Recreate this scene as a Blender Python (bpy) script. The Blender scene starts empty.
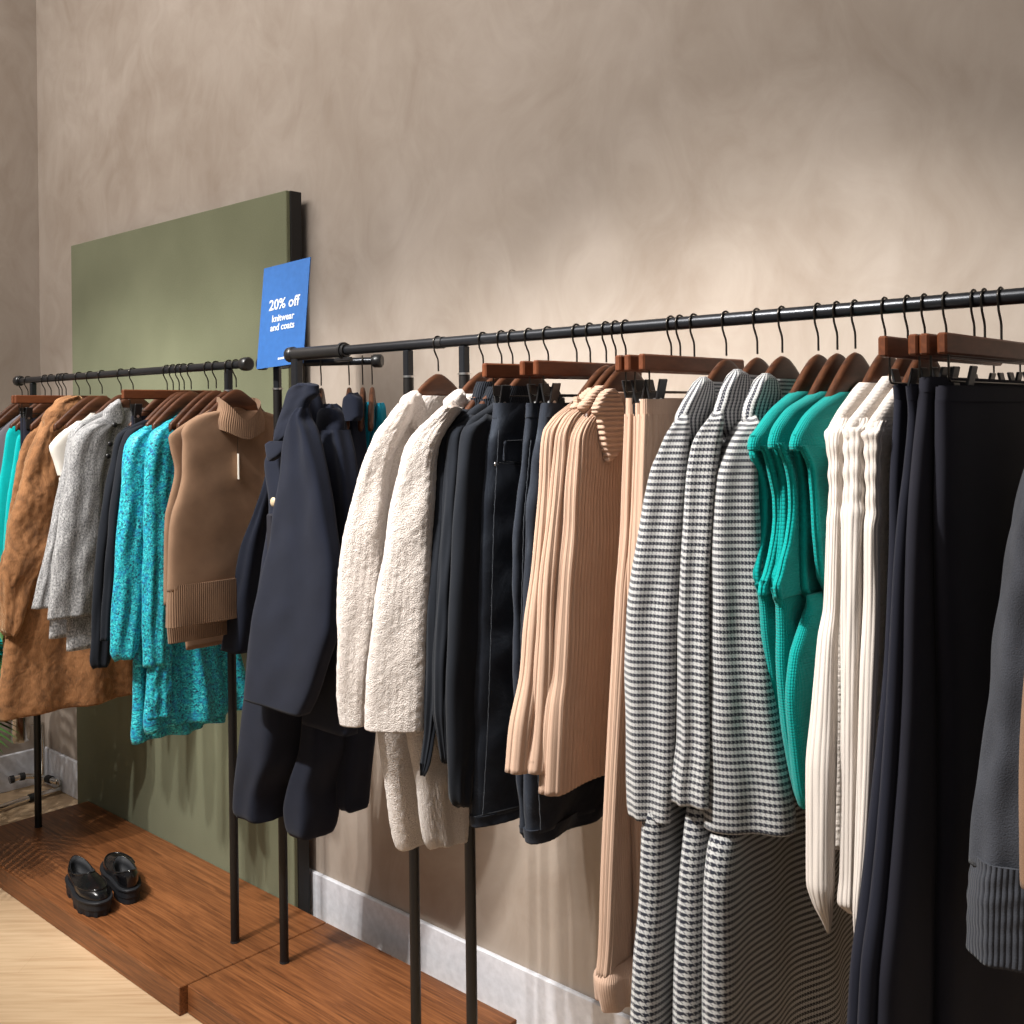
import bpy, math, random
import numpy as np
PI=math.pi
scene=bpy.context.scene
COL=scene.collection
# ------------------------------------------------------------------ camera model (metres, camera stands over x=y=0)
F=1060.;CX=512.;CY=416.;ROLL=.012
ANG=math.atan2(1152.,F)
FW=(-math.cos(ANG),math.sin(ANG)); RT=(math.sin(ANG),math.cos(ANG))
PLAT=.07; CZ=PLAT+1.36
def ray(px,py):
    u=px-CX; v=CY-py
    c,s=math.cos(ROLL),math.sin(ROLL)
    u2=(c*u+s*v)/F; v2=(-s*u+c*v)/F
    return (FW[0]+u2*RT[0],FW[1]+u2*RT[1],v2)
def on_y(px,py,y):
    d=ray(px,py); t=y/d[1]; return (d[0]*t,y,CZ+d[2]*t)
def on_z(px,py,z):
    d=ray(px,py); t=(z-CZ)/d[2]; return (d[0]*t,d[1]*t,z)
# ------------------------------------------------------------------ objects
def tag(o,label=None,cat=None,group=None,kind=None):
    if label: o['label']=label
    if cat: o['category']=cat
    if group: o['group']=group
    if kind: o['kind']=kind
    return o
def thing(name,label,cat,loc=(0,0,0),yaw=0,group=None):
    o=bpy.data.objects.new(name,None); COL.objects.link(o)
    o.location=loc; o.rotation_euler=(0,0,yaw); o.empty_display_size=.05
    return tag(o,label,cat,group)
class MB:
    def __init__(s): s.v=[];s.f=[];s.uv=[];s.sm=[];s.mi=[]
    def add(s,verts,faces,uvs=None,smooth=True,mi=0):
        o=len(s.v); s.v.extend([tuple(map(float,p)) for p in verts])
        for i,f in enumerate(faces):
            s.f.append([k+o for k in f]); s.sm.append(smooth); s.mi.append(mi)
            if uvs is not None and uvs[i] is not None: s.uv.extend(uvs[i])
            else: s.uv.extend([(verts[k][0]+verts[k][1],verts[k][2]) for k in f])
    def box(s,c,d,rot=None,bev=0.0,mi=0):
        x,y,z=d[0]/2,d[1]/2,d[2]/2
        if bev<=0:
            P=[(-x,-y,-z),(x,-y,-z),(x,y,-z),(-x,y,-z),(-x,-y,z),(x,-y,z),(x,y,z),(-x,y,z)]
            Fc=[(0,3,2,1),(4,5,6,7),(0,1,5,4),(1,2,6,5),(2,3,7,6),(3,0,4,7)]
        else:
            b=min(bev,.45*min(d)); P=[];idx={}
            for sx in (-1,1):
                for sy in (-1,1):
                    for sz in (-1,1):
                        for a in range(3):
                            q=[sx*(x-b),sy*(y-b),sz*(z-b)]; q[a]=(sx*x,sy*y,sz*z)[a]
                            idx[(sx,sy,sz,a)]=len(P); P.append(tuple(q))
            Fc=[]
            for a in range(3):
                o1,o2=(a+1)%3,(a+2)%3
                for sg in (-1,1):
                    q=[]
                    for (s1,s2) in ((-1,-1),(1,-1),(1,1),(-1,1)):
                        k=[0,0,0];k[a]=sg;k[o1]=s1;k[o2]=s2;q.append(idx[(k[0],k[1],k[2],a)])
                    Fc.append(tuple(q if sg>0 else q[::-1]))
            for a in range(3):
                o1,o2=(a+1)%3,(a+2)%3
                for s1 in (-1,1):
                    for s2 in (-1,1):
                        def K(sg,ax):
                            k=[0,0,0];k[a]=sg;k[o1]=s1;k[o2]=s2;return idx[(k[0],k[1],k[2],ax)]
                        q=(K(-1,o1),K(1,o1),K(1,o2),K(-1,o2))
                        Fc.append(q if s1*s2<0 else q[::-1])
            for sx in (-1,1):
                for sy in (-1,1):
                    for sz in (-1,1):
                        q=tuple(idx[(sx,sy,sz,a)] for a in range(3)); Fc.append(q if sx*sy*sz>0 else q[::-1])
        if rot is not None: P=[rot(p) for p in P]
        P=[(p[0]+c[0],p[1]+c[1],p[2]+c[2]) for p in P]
        s.add(P,Fc,None,False,mi)
    def pipe(s,path,r,n=10,mi=0,closed=False):
        P=np.array(path,float); m=len(P); R=np.full(m,r) if np.isscalar(r) else np.array(r,float)
        T=np.gradient(P,axis=0)
        if closed: T=np.roll(P,-1,0)-np.roll(P,1,0)
        T/=np.linalg.norm(T,axis=1)[:,None]+1e-12
        up=np.array([0,0,1.]) if abs(T[0][2])<.9 else np.array([1.,0,0])
        A=np.cross(T[0],up);A/=np.linalg.norm(A); V=[]
        for i in range(m):
            A=A-T[i]*A.dot(T[i]);A/=np.linalg.norm(A);B=np.cross(T[i],A)
            for k in range(n):
                a=2*PI*k/n; V.append(P[i]+R[i]*(math.cos(a)*A+math.sin(a)*B))
        Fc=[]
        for i in range(m if closed else m-1):
            j=(i+1)%m
            for k in range(n): Fc.append((i*n+k,i*n+(k+1)%n,j*n+(k+1)%n,j*n+k))
        s.add(V,Fc,None,True,mi)
        if not closed:
            s.add(V[:n],[tuple(range(n))[::-1]],None,False,mi); s.add(V[-n:],[tuple(range(n))],None,False,mi)
    def build(s,name,mats,parent=None):
        me=bpy.data.meshes.new(name); me.from_pydata(s.v,[],s.f)
        uv=me.uv_layers.new(name='UVMap'); uv.data.foreach_set('uv',np.array(s.uv,np.float32).ravel())
        me.polygons.foreach_set('use_smooth',s.sm); me.polygons.foreach_set('material_index',s.mi)
        if not isinstance(mats,(list,tuple)): mats=[mats]
        for m in mats: me.materials.append(m)
        me.update()
        o=bpy.data.objects.new(name,me); COL.objects.link(o)
        if parent is not None: o.parent=parent
        return o
# ------------------------------------------------------------------ materials
class NT:
    def __init__(s,name):
        s.m=bpy.data.materials.new(name); s.m.use_nodes=True; s.t=s.m.node_tree; s.t.nodes.clear()
        s.o=s.n('ShaderNodeOutputMaterial'); s.b=s.n('ShaderNodeBsdfPrincipled'); s.l(s.b.outputs[0],s.o.inputs[0])
    def n(s,t,**k):
        q=s.t.nodes.new(t)
        for a,b in k.items(): setattr(q,a,b)
        return q
    def l(s,a,b): s.t.links.new(a,b)
    def set(s,**k):
        for a,b in k.items(): s.b.inputs[a.replace('_',' ')].default_value=b
    def coord(s,kind='UV',scale=(1,1,1),rot=(0,0,0)):
        tc=s.n('ShaderNodeTexCoord'); mp=s.n('ShaderNodeMapping'); s.l(tc.outputs[kind],mp.inputs[0])
        mp.inputs['Scale'].default_value=scale; mp.inputs['Rotation'].default_value=rot; return mp.outputs[0]
    def noise(s,vec,scale,detail=3,rough=.5,dist=0):
        q=s.n('ShaderNodeTexNoise'); s.l(vec,q.inputs['Vector']); q.inputs['Scale'].default_value=scale
        q.inputs['Detail'].default_value=detail; q.inputs['Roughness'].default_value=rough; q.inputs['Distortion'].default_value=dist
        return q.outputs[0]
    def voro(s,vec,scale,out=0):
        q=s.n('ShaderNodeTexVoronoi'); s.l(vec,q.inputs['Vector']); q.inputs['Scale'].default_value=scale; return q.outputs[out]
    def ramp(s,fac,stops,interp='LINEAR'):
        q=s.n('ShaderNodeValToRGB'); s.l(fac,q.inputs[0]); e=q.color_ramp.elements; q.color_ramp.interpolation=interp
        while len(e)<len(stops): e.new(.5)
        for i,(p,c) in enumerate(stops): e[i].position=p; e[i].color=(*c,1)
        return q.outputs[0]
    def math(s,op,a,b=None,c=None):
        q=s.n('ShaderNodeMath',operation=op)
        for i,v in enumerate((a,b,c)):
            if v is None: continue
            if isinstance(v,(int,float)): q.inputs[i].default_value=v
            else: s.l(v,q.inputs[i])
        return q.outputs[0]
    def mix(s,fac,a,b,mode='MIX'):
        q=s.n('ShaderNodeMix',data_type='RGBA',blend_type=mode)
        for i,v in ((0,fac),(6,a),(7,b)):
            if isinstance(v,(int,float)): q.inputs[i].default_value=v
            elif isinstance(v,tuple): q.inputs[i].default_value=(*v,1)
            else: s.l(v,q.inputs[i])
        return q.outputs[2]
    def color(s,c):
        if isinstance(c,tuple): s.b.inputs['Base Color'].default_value=(*c,1)
        else: s.l(c,s.b.inputs['Base Color'])
    def bump(s,h,strength=.5,dist=.002,prev=None):
        q=s.n('ShaderNodeBump'); s.l(h,q.inputs['Height']); q.inputs['Strength'].default_value=strength; q.inputs['Distance'].default_value=dist
        if prev: s.l(prev,q.inputs['Normal'])
        return q.outputs[0]
    def normal(s,n): s.l(n,s.b.inputs['Normal'])
def sep(nt,vec):
    q=nt.n('ShaderNodeSeparateXYZ'); nt.l(vec,q.inputs[0]); return q.outputs
MAT={}
def cloth(name,col,var=.15,rough=.9,sheen=.25,fine=900,fs=.5,fd=.0008,rib=None,ribd=.0015,course=None,blot=18,sheencol=None,stretch=(1,1,1)):
    """woven or knitted cloth: soft colour variation, fine grain, optional vertical ribs (period in m) and courses"""
    t=NT(name); uv=t.coord('UV',stretch); ob=t.coord('UV')
    n1=t.noise(ob,blot,3); n2=t.noise(uv,fine,2,.6)
    f=t.math('ADD',t.math('MULTIPLY',n1,.5),t.math('MULTIPLY',n2,.5))
    c1=tuple(x*(1-var) for x in col); c2=tuple(min(1,x*(1+var)) for x in col)
    t.color(t.ramp(f,[(.3,c1),(.7,c2)]))
    t.set(Roughness=rough,Sheen_Weight=sheen,Sheen_Roughness=.5)
    t.b.inputs['Specular IOR Level'].default_value=.15
    if sheencol: t.b.inputs['Sheen Tint'].default_value=(*sheencol,1)
    nrm=t.bump(n2,fs,fd)
    if rib or course:
        xyz=sep(t,ob)
        if rib:
            h=t.math('ABSOLUTE',t.math('SINE',t.math('MULTIPLY',xyz[0],PI/rib)))
            nrm=t.bump(h,.9,ribd,nrm)
        if course:
            h=t.math('ABSOLUTE',t.math('SINE',t.math('MULTIPLY',xyz[1],PI/course)))
            nrm=t.bump(h,.6,.0008,nrm)
    t.normal(nrm); MAT[name]=t.m; return t.m
def plain(name,col,rough=.5,metal=0,spec=.5,coat=0,bumpscale=None,bs=.2):
    t=NT(name); t.set(Roughness=rough,Metallic=metal)
    t.b.inputs['Specular IOR Level'].default_value=spec; t.b.inputs['Coat Weight'].default_value=coat
    v=t.coord('Object'); n=t.noise(v,bumpscale or 60,3)
    t.color(t.ramp(n,[(.3,tuple(x*.92 for x in col)),(.7,tuple(min(1,x*1.08) for x in col))]))
    if bumpscale: t.normal(t.bump(n,bs,.001))
    MAT[name]=t.m; return t.m
def make_materials():
    cloth('navy_wool',(.0092,.0118,.0225),.2,.95,.06,1100,.5,.0007)
    cloth('navy_wool_lining',(.012,.012,.018),.2,.6,.1,900,.2,.0004)
    cloth('black_knit',(.0085,.0105,.015),.2,.95,.06,1000,.5,.0007)
    cloth('black_knit_rib',(.0085,.0105,.015),.2,.95,.06,1000,.5,.0007,rib=.005,ribd=.0014)
    cloth('trouser_navy',(.013,.014,.023),.15,.85,.04,1500,.3,.0004)
    cloth('trouser_charcoal',(.017,.017,.025),.15,.85,.04,1500,.3,.0004)
    cloth('tan_knit',(.270,.163,.102),.22,.95,.1,900,.5,.0007)
    cloth('tan_rib',(.270,.163,.102),.22,.95,.1,900,.5,.0007,rib=.0055,ribd=.0018)
    cloth('beige_rib',(.455,.308,.226),.08,.95,.1,900,.5,.0007,rib=.0026,ribd=.0005)
    cloth('beige_band',(.475,.322,.238),.08,.95,.1,900,.5,.0007,rib=.0035,ribd=.0006)
    cloth('beige_collar',(.475,.322,.238),.08,.95,.1,900,.5,.0007,rib=.0095,ribd=.004)
    cloth('teal_knit',(.0,.27,.25),.12,.95,.1,700,.6,.001,rib=.0032,ribd=.0008,course=.004)
    cloth('teal_rib',(.0,.28,.26),.12,.95,.1,700,.6,.001,course=.0055)
    cloth('aqua_knit',(.0,.47,.47),.12,.95,.1,700,.6,.001,rib=.0032,ribd=.0008)
    cloth('deep_teal_knit',(.0,.17,.26),.12,.95,.1,700,.6,.001,rib=.0032,ribd=.0008)
    cloth('cream_knit',(.64,.58,.53),.06,.95,.1,600,.6,.001,rib=.004,ribd=.001)
    cloth('cream_rib',(.64,.58,.53),.06,.95,.1,600,.6,.001,rib=.006,ribd=.0009)
    cloth('cream_cable',(.64,.58,.53),.06,.95,.1,260,.8,.002,course=.009)
    cloth('grey_knit',(.050,.054,.066),.35,.95,.1,520,.8,.0012)
    cloth('grey_rib',(.050,.054,.066),.3,.95,.1,520,.6,.001,rib=.006,ribd=.002)
    cloth('white_cotton',(.78,.74,.68),.05,.9,.1,900,.2,.0004)
    cloth('slate_cotton',(.15,.155,.18),.1,.9,.2,900,.3,.0004)
    cloth('lilac_grey_cotton',(.22,.21,.24),.1,.9,.2,900,.3,.0004)
    cloth('taupe_lining',(.30,.24,.20),.08,.8,.1,900,.3,.0004)
    # boucle
    t=NT('cream_boucle'); uv=t.coord('UV'); n1=t.noise(uv,300,4,.65,.6); v1=t.voro(uv,420)
    h=t.math('ADD',n1,t.math('MULTIPLY',v1,-.6))
    t.color(t.ramp(n1,[(.3,(.47,.41,.37)),(.55,(.63,.57,.53)),(.75,(.72,.67,.63))])); t.set(Roughness=1.,Sheen_Weight=.4)
    t.b.inputs['Specular IOR Level'].default_value=.1
    t.normal(t.bump(h,.9,.003)); MAT['cream_boucle']=t.m
    # tweed
    t=NT('grey_tweed'); uv=t.coord('UV',(1,.55,1)); n1=t.noise(uv,300,3,.8); n2=t.noise(t.coord('UV',(1,.2,1)),150,2)
    f=t.math('ADD',t.math('MULTIPLY',n1,.75),t.math('MULTIPLY',n2,.25))
    t.color(t.ramp(f,[(.36,(.045,.045,.048)),(.45,(.19,.19,.195)),(.53,(.33,.33,.335)),(.63,(.60,.59,.59))])); t.set(Roughness=1.,Sheen_Weight=.2)
    t.normal(t.bump(n1,.8,.002)); MAT['grey_tweed']=t.m
    # fur
    t=NT('brown_fur'); uv=t.coord('UV',(1,.35,1)); n1=t.noise(uv,300,3,.7,.4); n2=t.noise(t.coord('UV',(1,.6,1)),22,3,.6,1.2)
    c=t.ramp(t.math('ADD',t.math('MULTIPLY',n1,.35),t.math('MULTIPLY',n2,.65)),[(.33,(.105,.042,.014)),(.5,(.25,.108,.038)),(.66,(.38,.175,.07))])
    t.color(c); t.set(Roughness=.85,Sheen_Weight=.5,Sheen_Roughness=.4); t.b.inputs['Sheen Tint'].default_value=(1,.75,.5,1)
    t.normal(t.bump(n1,.7,.003,t.bump(n2,.6,.005))); MAT['brown_fur']=t.m
    # turquoise print
    t=NT('turquoise_print'); uv=t.coord('UV'); n1=t.noise(uv,190,2,.6,1.0); n2=t.noise(uv,45,3,.6); n3=t.noise(uv,150,2,.5,.5)
    c=t.ramp(n1,[(.36,(.0,.030,.075)),(.44,(.0,.16,.22)),(.50,(.0,.32,.38)),(.58,(.0,.45,.50)),(.68,(.12,.64,.66))],'LINEAR')
    bl=t.ramp(n2,[(.50,(0,0,0)),(.60,(1,1,1))]); c=t.mix(t.math('MULTIPLY',bl,.6),c,t.ramp(n3,[(.42,(.0,.05,.26)),(.58,(.0,.40,.60))]))
    t.color(c); t.set(Roughness=.6,Sheen_Weight=.1); t.normal(t.bump(n1,.25,.001)); MAT['turquoise_print']=t.m
    # houndstooth : 2/2 twill of four dark and four light threads
    t=NT('houndstooth'); uv=t.coord('UV',(1/.00068,1/.00120,1)); xyz=sep(t,uv)
    X=t.math('FLOOR',xyz[0]); Y=t.math('FLOOR',xyz[1])
    tw=t.math('LESS_THAN',t.math('FLOORED_MODULO',t.math('ADD',X,Y),4),.5)
    wa=t.math('LESS_THAN',t.math('FLOORED_MODULO',X,8),3.5); we=t.math('LESS_THAN',t.math('FLOORED_MODULO',Y,8),3.5)
    dark=t.math('ADD',t.math('MULTIPLY',tw,wa),t.math('MULTIPLY',t.math('SUBTRACT',1,tw),we))
    n1=t.noise(t.coord('UV'),800,3,.6)
    li=t.ramp(n1,[(.3,(.42,.42,.415)),(.7,(.64,.635,.625))]); dk=t.ramp(n1,[(.3,(.010,.012,.022)),(.7,(.032,.035,.05))])
    t.color(t.mix(dark,li,dk)); t.set(Roughness=1.,Sheen_Weight=.25); t.b.inputs['Specular IOR Level'].default_value=.1
    t.normal(t.bump(n1,.7,.0015)); MAT['houndstooth']=t.m
    # denim
    t=NT('black_denim'); uv=t.coord('UV'); n1=t.noise(uv,14,4,.6,.5); n2=t.noise(t.coord('UV',(1,.3,1)),900,2)
    xyz=sep(t,uv); tw=t.math('SINE',t.math('MULTIPLY',t.math('ADD',xyz[0],xyz[1]),2*PI/.0016))
    f=t.math('ADD',t.math('MULTIPLY',n1,.75),t.math('MULTIPLY',n2,.25))
    t.color(t.ramp(f,[(.32,(.008,.010,.017)),(.55,(.018,.023,.034)),(.72,(.05,.06,.078))])); t.set(Roughness=.85,Sheen_Weight=.05)
    t.b.inputs['Specular IOR Level'].default_value=.2
    t.normal(t.bump(n1,.6,.004,t.bump(tw,.3,.0004))); MAT['black_denim']=t.m
    cloth('denim_seam',(.020,.024,.032),.4,.9,.2,300,.8,.0015)
    # wood of the hangers
    for nm,a,b,co in (('hanger_walnut',(.034,.012,.006),(.095,.034,.014),.2),('bar_walnut',(.075,.020,.007),(.165,.050,.018),.2)):
        t=NT(nm); v=t.coord('Object',(18,1.6,9)); n=t.noise(v,7,4,.6,.6)
        t.color(t.ramp(n,[(.3,a),(.7,b)])); t.set(Roughness=.48); t.b.inputs['Specular IOR Level'].default_value=.28; t.b.inputs['Coat Weight'].default_value=co*.3; t.b.inputs['Coat Roughness'].default_value=.25
        t.normal(t.bump(n,.15,.0006)); MAT[nm]=t.m
    # walnut platform, grain along x
    t=NT('platform_walnut'); v=t.coord('Object',(.9,16,16)); n=t.noise(v,5,5,.6,1.2); v2=t.coord('Object',(.6,60,60)); n2=t.noise(v2,4,3,.6)
    vb=t.coord('Object',(.35,5.2,1)); n3=t.noise(vb,1.1,2)
    f=t.math('ADD',t.math('ADD',t.math('MULTIPLY',n,.5),t.math('MULTIPLY',n2,.35)),t.math('MULTIPLY',n3,.15))
    t.color(t.ramp(f,[(.34,(.055,.019,.007)),(.47,(.155,.055,.019)),(.56,(.235,.087,.030)),(.68,(.315,.125,.045))])); t.set(Roughness=.42)
    t.b.inputs['Specular IOR Level'].default_value=.35
    t.normal(t.bump(n2,.2,.0008)); MAT['platform_walnut']=t.m
    # oak floor boards laid obliquely
    t=NT('oak_floor'); v=t.coord('Object',(1,1,1),(0,0,math.radians(-42.6)))
    br=t.n('ShaderNodeTexBrick'); t.l(v,br.inputs['Vector']); br.inputs['Scale'].default_value=1
    br.inputs['Brick Width'].default_value=1.3; br.inputs['Row Height'].default_value=.11; br.inputs['Mortar Size'].default_value=.0006
    br.inputs['Color1'].default_value=(.52,.36,.215,1); br.inputs['Color2'].default_value=(.60,.43,.27,1); br.inputs['Mortar'].default_value=(.40,.26,.14,1)
    q=t.n('ShaderNodeMapping'); t.l(v,q.inputs[0]); q.inputs['Scale'].default_value=(1.1,17,1)
    n=t.noise(q.outputs[0],4,4,.55,.7)
    t.color(t.mix(.55,br.outputs[0],t.ramp(n,[(.3,(.40,.255,.14)),(.55,(.57,.41,.255)),(.75,(.64,.48,.315))]))); t.set(Roughness=.45); MAT['oak_floor']=t.m
    # trowelled plaster
    t=NT('taupe_plaster'); v=t.coord('Object',(1,1,.75)); n=t.noise(v,1.7,5,.55,1.3); n2=t.noise(v,6,5,.6,2.0); n3=t.noise(t.coord('Object',(1,1,1)),70,3)
    f=t.math('ADD',t.math('MULTIPLY',n,.62),t.math('MULTIPLY',n2,.38))
    t.color(t.ramp(f,[(.34,(.325,.265,.218)),(.5,(.385,.325,.275)),(.66,(.44,.378,.328))])); t.set(Roughness=.8)
    t.b.inputs['Specular IOR Level'].default_value=.2
    t.normal(t.bump(n2,.06,.004,t.bump(n3,.1,.001))); MAT['taupe_plaster']=t.m
    t=NT('green_felt'); v=t.coord('Object'); n=t.noise(v,3,3); n2=t.noise(v,420,3,.7)
    f=t.math('ADD',t.math('MULTIPLY',n,.4),t.math('MULTIPLY',n2,.6))
    t.color(t.ramp(f,[(.35,(.128,.136,.080)),(.65,(.200,.210,.132))])); t.set(Roughness=1.,Sheen_Weight=.15); t.b.inputs['Specular IOR Level'].default_value=.05
    t.normal(t.bump(n2,.5,.001)); MAT['green_felt']=t.m
    plain('baseboard_paint',(.70,.71,.76),.55,0,.3)
    plain('black_metal',(.008,.007,.007),.42,.0,.35,0,220,.05)
    plain('rail_metal',(.024,.026,.031),.3,.6,.5,0,220,.06)
    plain('hook_wire',(.05,.045,.04),.3,.9)
    plain('black_plastic',(.012,.012,.013),.35,0,.5)
    plain('black_frame',(.010,.009,.009),.6)
    plain('steel_ring',(.6,.6,.6),.3,1)
    plain('chrome',(.78,.76,.72),.12,1)
    plain('rubber',(.015,.015,.016),.8)
    plain('shoe_leather',(.005,.005,.006),.22,0,.5,.2)
    plain('shoe_lining',(.010,.011,.014),.7)
    plain('shoe_sole',(.011,.012,.015),.6,0,.35)
    plain('sign_blue',(.028,.112,.335),.5,0,.3)
    plain('sign_white',(.62,.64,.68),.6)
    plain('button_black',(.012,.012,.013),.3)
    plain('button_horn',(.45,.36,.24),.4)
    plain('tag_card',(.72,.68,.60),.6)
    plain('brand_label',(.6,.6,.6),.6)
    plain('leaf',(.05,.13,.03),.45)
make_materials()
# ------------------------------------------------------------------ garments: tubes of cloth hung in a vertical plane through a hanger
RAILS={'left':(1.531,1.5705,lambda p:382-.0844*(p-18)),'right':(1.50,1.5805,lambda p:354-.0775*(p-288))}
class G:
    """frame of one hanging thing: local X = along the rail, local Y = across (into the wall), local Z = up from the rail's axis"""
    def __init__(s,hook,rack,yaw=0,at=None,yaw_only=False):
        if at: s.x,s.y,s.z=at
        else:
            s.y,s.z,f=RAILS[rack]; s.x=on_y(hook,f(hook),s.y)[0]
        s.lim=.205 if rack=='left' else .30
        s.yaw=yaw; c,q=math.cos(yaw),math.sin(yaw); s.n=(c,q); s.t=(-q,c); s.loc=(s.x,s.y,s.z)
    def wz(s,px,py,dx=0):
        d=ray(px,py); ox,oy=s.x+s.n[0]*dx,s.y+s.n[1]*dx
        k=(ox*s.n[0]+oy*s.n[1])/(d[0]*s.n[0]+d[1]*s.n[1])
        X,Y,Z=d[0]*k,d[1]*k,CZ+d[2]*k
        return ((X-ox)*s.t[0]+(Y-oy)*s.t[1], Z-s.z)
    def k(s,px,py):
        d=ray(px,py); e=(d[1],-d[0]); return abs(e[0]*s.n[0]+e[1]*s.n[1])/max(.05,abs(e[0]*s.t[0]+e[1]*s.t[1]))
    def rows(s,spec):
        out=[]
        for r in spec:
            if r[0]=='m':      # metric: wN, wF, z, b, dx, [zF]
                _,wn,wf,z,b=r[:5]; dx=r[5] if len(r)>5 else 0; zf=r[6] if len(r)>6 else z
                out.append((wn,z,wf,zf,dx,b)); continue
            py,L,Rr,b=r[:4]; dx=r[4] if len(r)>4 else 0; pyR=r[5] if len(r)>5 else None
            wl,z=s.wz(L,py,dx); kb=s.k(L,py); zf=z
            if Rr is None or Rr<0:
                if Rr is None: A=-wl; c=0.
                else:
                    a=-Rr/2; A=math.sqrt(a*a+(b*kb)**2); c=wl+A
            else:
                wr,zr=s.wz(Rr,pyR if pyR else py,dx); A=(wr-wl)/2; c=(wl+wr)/2
                if pyR: zf=zr
            A=max(A,.003)
            if b*kb>.9*A: b=.9*A/kb
            a=math.sqrt(A*A-(b*kb)**2)
            F_=min(c+a,s.lim) if abs(s.yaw)<.5 else c+a
            out.append((c-a,z,max(F_,c-a+.004),zf,dx,b))
        return out
def pch(t,Y,tt):
    """smooth, overshoot-limited interpolation of the rows Y(t) at tt"""
    Y=np.asarray(Y,float); n=len(t); d=np.diff(Y,axis=0)/np.diff(t)[:,None]; m=np.zeros_like(Y)
    m[0]=d[0]; m[-1]=d[-1]
    if n>2:
        p=d[:-1]*d[1:]; m[1:-1]=np.where(p>0,2*p/(d[:-1]+d[1:]+1e-12*np.sign(d[:-1]+d[1:]+1e-20)),0)
    i=np.clip(np.searchsorted(t,tt,side='right')-1,0,n-2); h=(t[i+1]-t[i]); x=(tt-t[i])/h
    h00=2*x**3-3*x**2+1;h10=x**3-2*x**2+x;h01=-2*x**3+3*x**2;h11=x**3-x**2
    return h00[:,None]*Y[i]+(h10*h)[:,None]*m[i]+h01[:,None]*Y[i+1]+(h11*h)[:,None]*m[i+1]
def noise2(seed,nx=7,amp=1,fu=(1,6),fv=(.5,5)):
    r=random.Random(seed); T=[(r.randint(int(fu[0]),int(fu[1])),r.uniform(*fv),r.uniform(0,6.28),r.uniform(.4,1)) for _ in range(nx)]
    def f(u,v,*_):
        o=0
        for a,b,p,q in T: o=o+q*np.sin(2*PI*(a*u+b*v)+p)
        return o*amp/nx**.5
    return f
def folds(*terms,noise=None,ramp=1.):
    """terms: (count round, amplitude at top, at hem, phase, drift)"""
    def f(u,v,s,z):
        o=0*u
        for c,a0,a1,ph,dr in terms: o=o+(a0+(a1-a0)*v**ramp)*np.sin(2*PI*(c*u+ph+dr*v))
        if noise is not None: o=o+noise(u,v)
        return o
    return f
def tube(mb,rows,nu=96,nv=60,e=3.,disp=None,micro=None,top=True,hem=.02,swap=False,rib=None,mi=0,uo=0.,vo=0.,zmod=None):
    R=np.array(rows,float)
    C=np.stack([(R[:,0]+R[:,2])/2,(R[:,1]+R[:,3])/2],1)
    t=np.concatenate([[0],np.cumsum(np.maximum(1e-4,np.hypot(*(np.diff(R[:,0:2],axis=0).T))+np.abs(np.diff(R[:,4]))))])
    tt=np.linspace(0,t[-1],nv); I=pch(t,R,tt)
    th=np.linspace(0,2*PI,721); rows3=[];per=[]
    for r in I:
        a=math.hypot(r[2]-r[0],r[3]-r[1])/2; b=r[5]
        cc,ss=np.cos(th+PI),np.sin(th)   # th=0 at the near end, then round over +X
        x=np.sign(cc)*np.abs(cc)**(2/e)*a; y=np.sign(ss)*np.abs(ss)**(2/e)*b
        L=np.concatenate([[0],np.cumsum(np.hypot(np.diff(x),np.diff(y)))])
        q=np.linspace(0,L[-1],nu+1)[:-1]; X=np.interp(q,L,x); Y=np.interp(q,L,y); per.append(L[-1])
        d=np.array([r[2]-r[0],r[3]-r[1]]); d=d/(np.linalg.norm(d)+1e-9); c=((r[0]+r[2])/2,(r[1]+r[3])/2)
        rows3.append(np.stack([r[4]+Y,c[0]+X*d[0],c[1]+X*d[1]],1))
    P=np.array(rows3); per=np.array(per); pm=float(np.percentile(per,70))
    u=np.arange(nu)/nu; U,V=np.meshgrid(u,tt/t[-1])
    S=U*pm
    def nrm(P):
        du=np.roll(P,-1,1)-np.roll(P,1,1); dv=np.gradient(P,axis=0); n=np.cross(dv,du); return n/(np.linalg.norm(n,axis=2,keepdims=True)+1e-12)
    N=nrm(P)
    mid=P.mean(axis=1,keepdims=True)
    if ((P-mid)*N).sum()<0: N=-N
    if disp is not None: P=P+N*disp(U,V,S,P[:,:,2])[:,:,None]
    if rib: # real ribs
        per_,amp=rib; k=max(3,round(pm/per_)); P=P+N*(amp*(np.abs(np.sin(PI*k*U))**.7-.6))[:,:,None]
    if micro is not None: P=P+N*micro(S,tt[:,None]+0*S)[:,:,None]
    if zmod is not None: P[:,:,2]+=zmod(U,V)
    V3=[P.reshape(-1,3)]; vlen=list(tt)
    nr=nv
    if hem:
        inw=P[-1]-N[-1]*.003; V3.append(inw); up=inw.copy(); up[:,2]+=hem; up-=N[-1]*.001; V3.append(up); nr+=2; vlen+=[tt[-1]+.003,tt[-1]+.02]
    verts=np.concatenate(V3); faces=[];uvs=[]
    us=np.arange(nu+1)/nu*pm+uo
    for i in range(nr-1):
        for k in range(nu):
            k2=(k+1)%nu; faces.append((i*nu+k,(i+1)*nu+k,(i+1)*nu+k2,i*nu+k2))
            a,b,c,d=us[k],us[k+1],-vlen[i]+vo,-vlen[i+1]+vo
            q=[(a,c),(a,d),(b,d),(b,c)]
            uvs.append([(y,x) for x,y in q] if swap else q)
    mb.add(verts,faces,uvs,True,mi)
    if top: mb.add(P[0],[tuple(range(nu))],[[(0,0)]*nu],True,mi)
    if not hem: mb.add(P[-1],[tuple(range(nu))[::-1]],[[(0,0)]*nu],True,mi)
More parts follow.
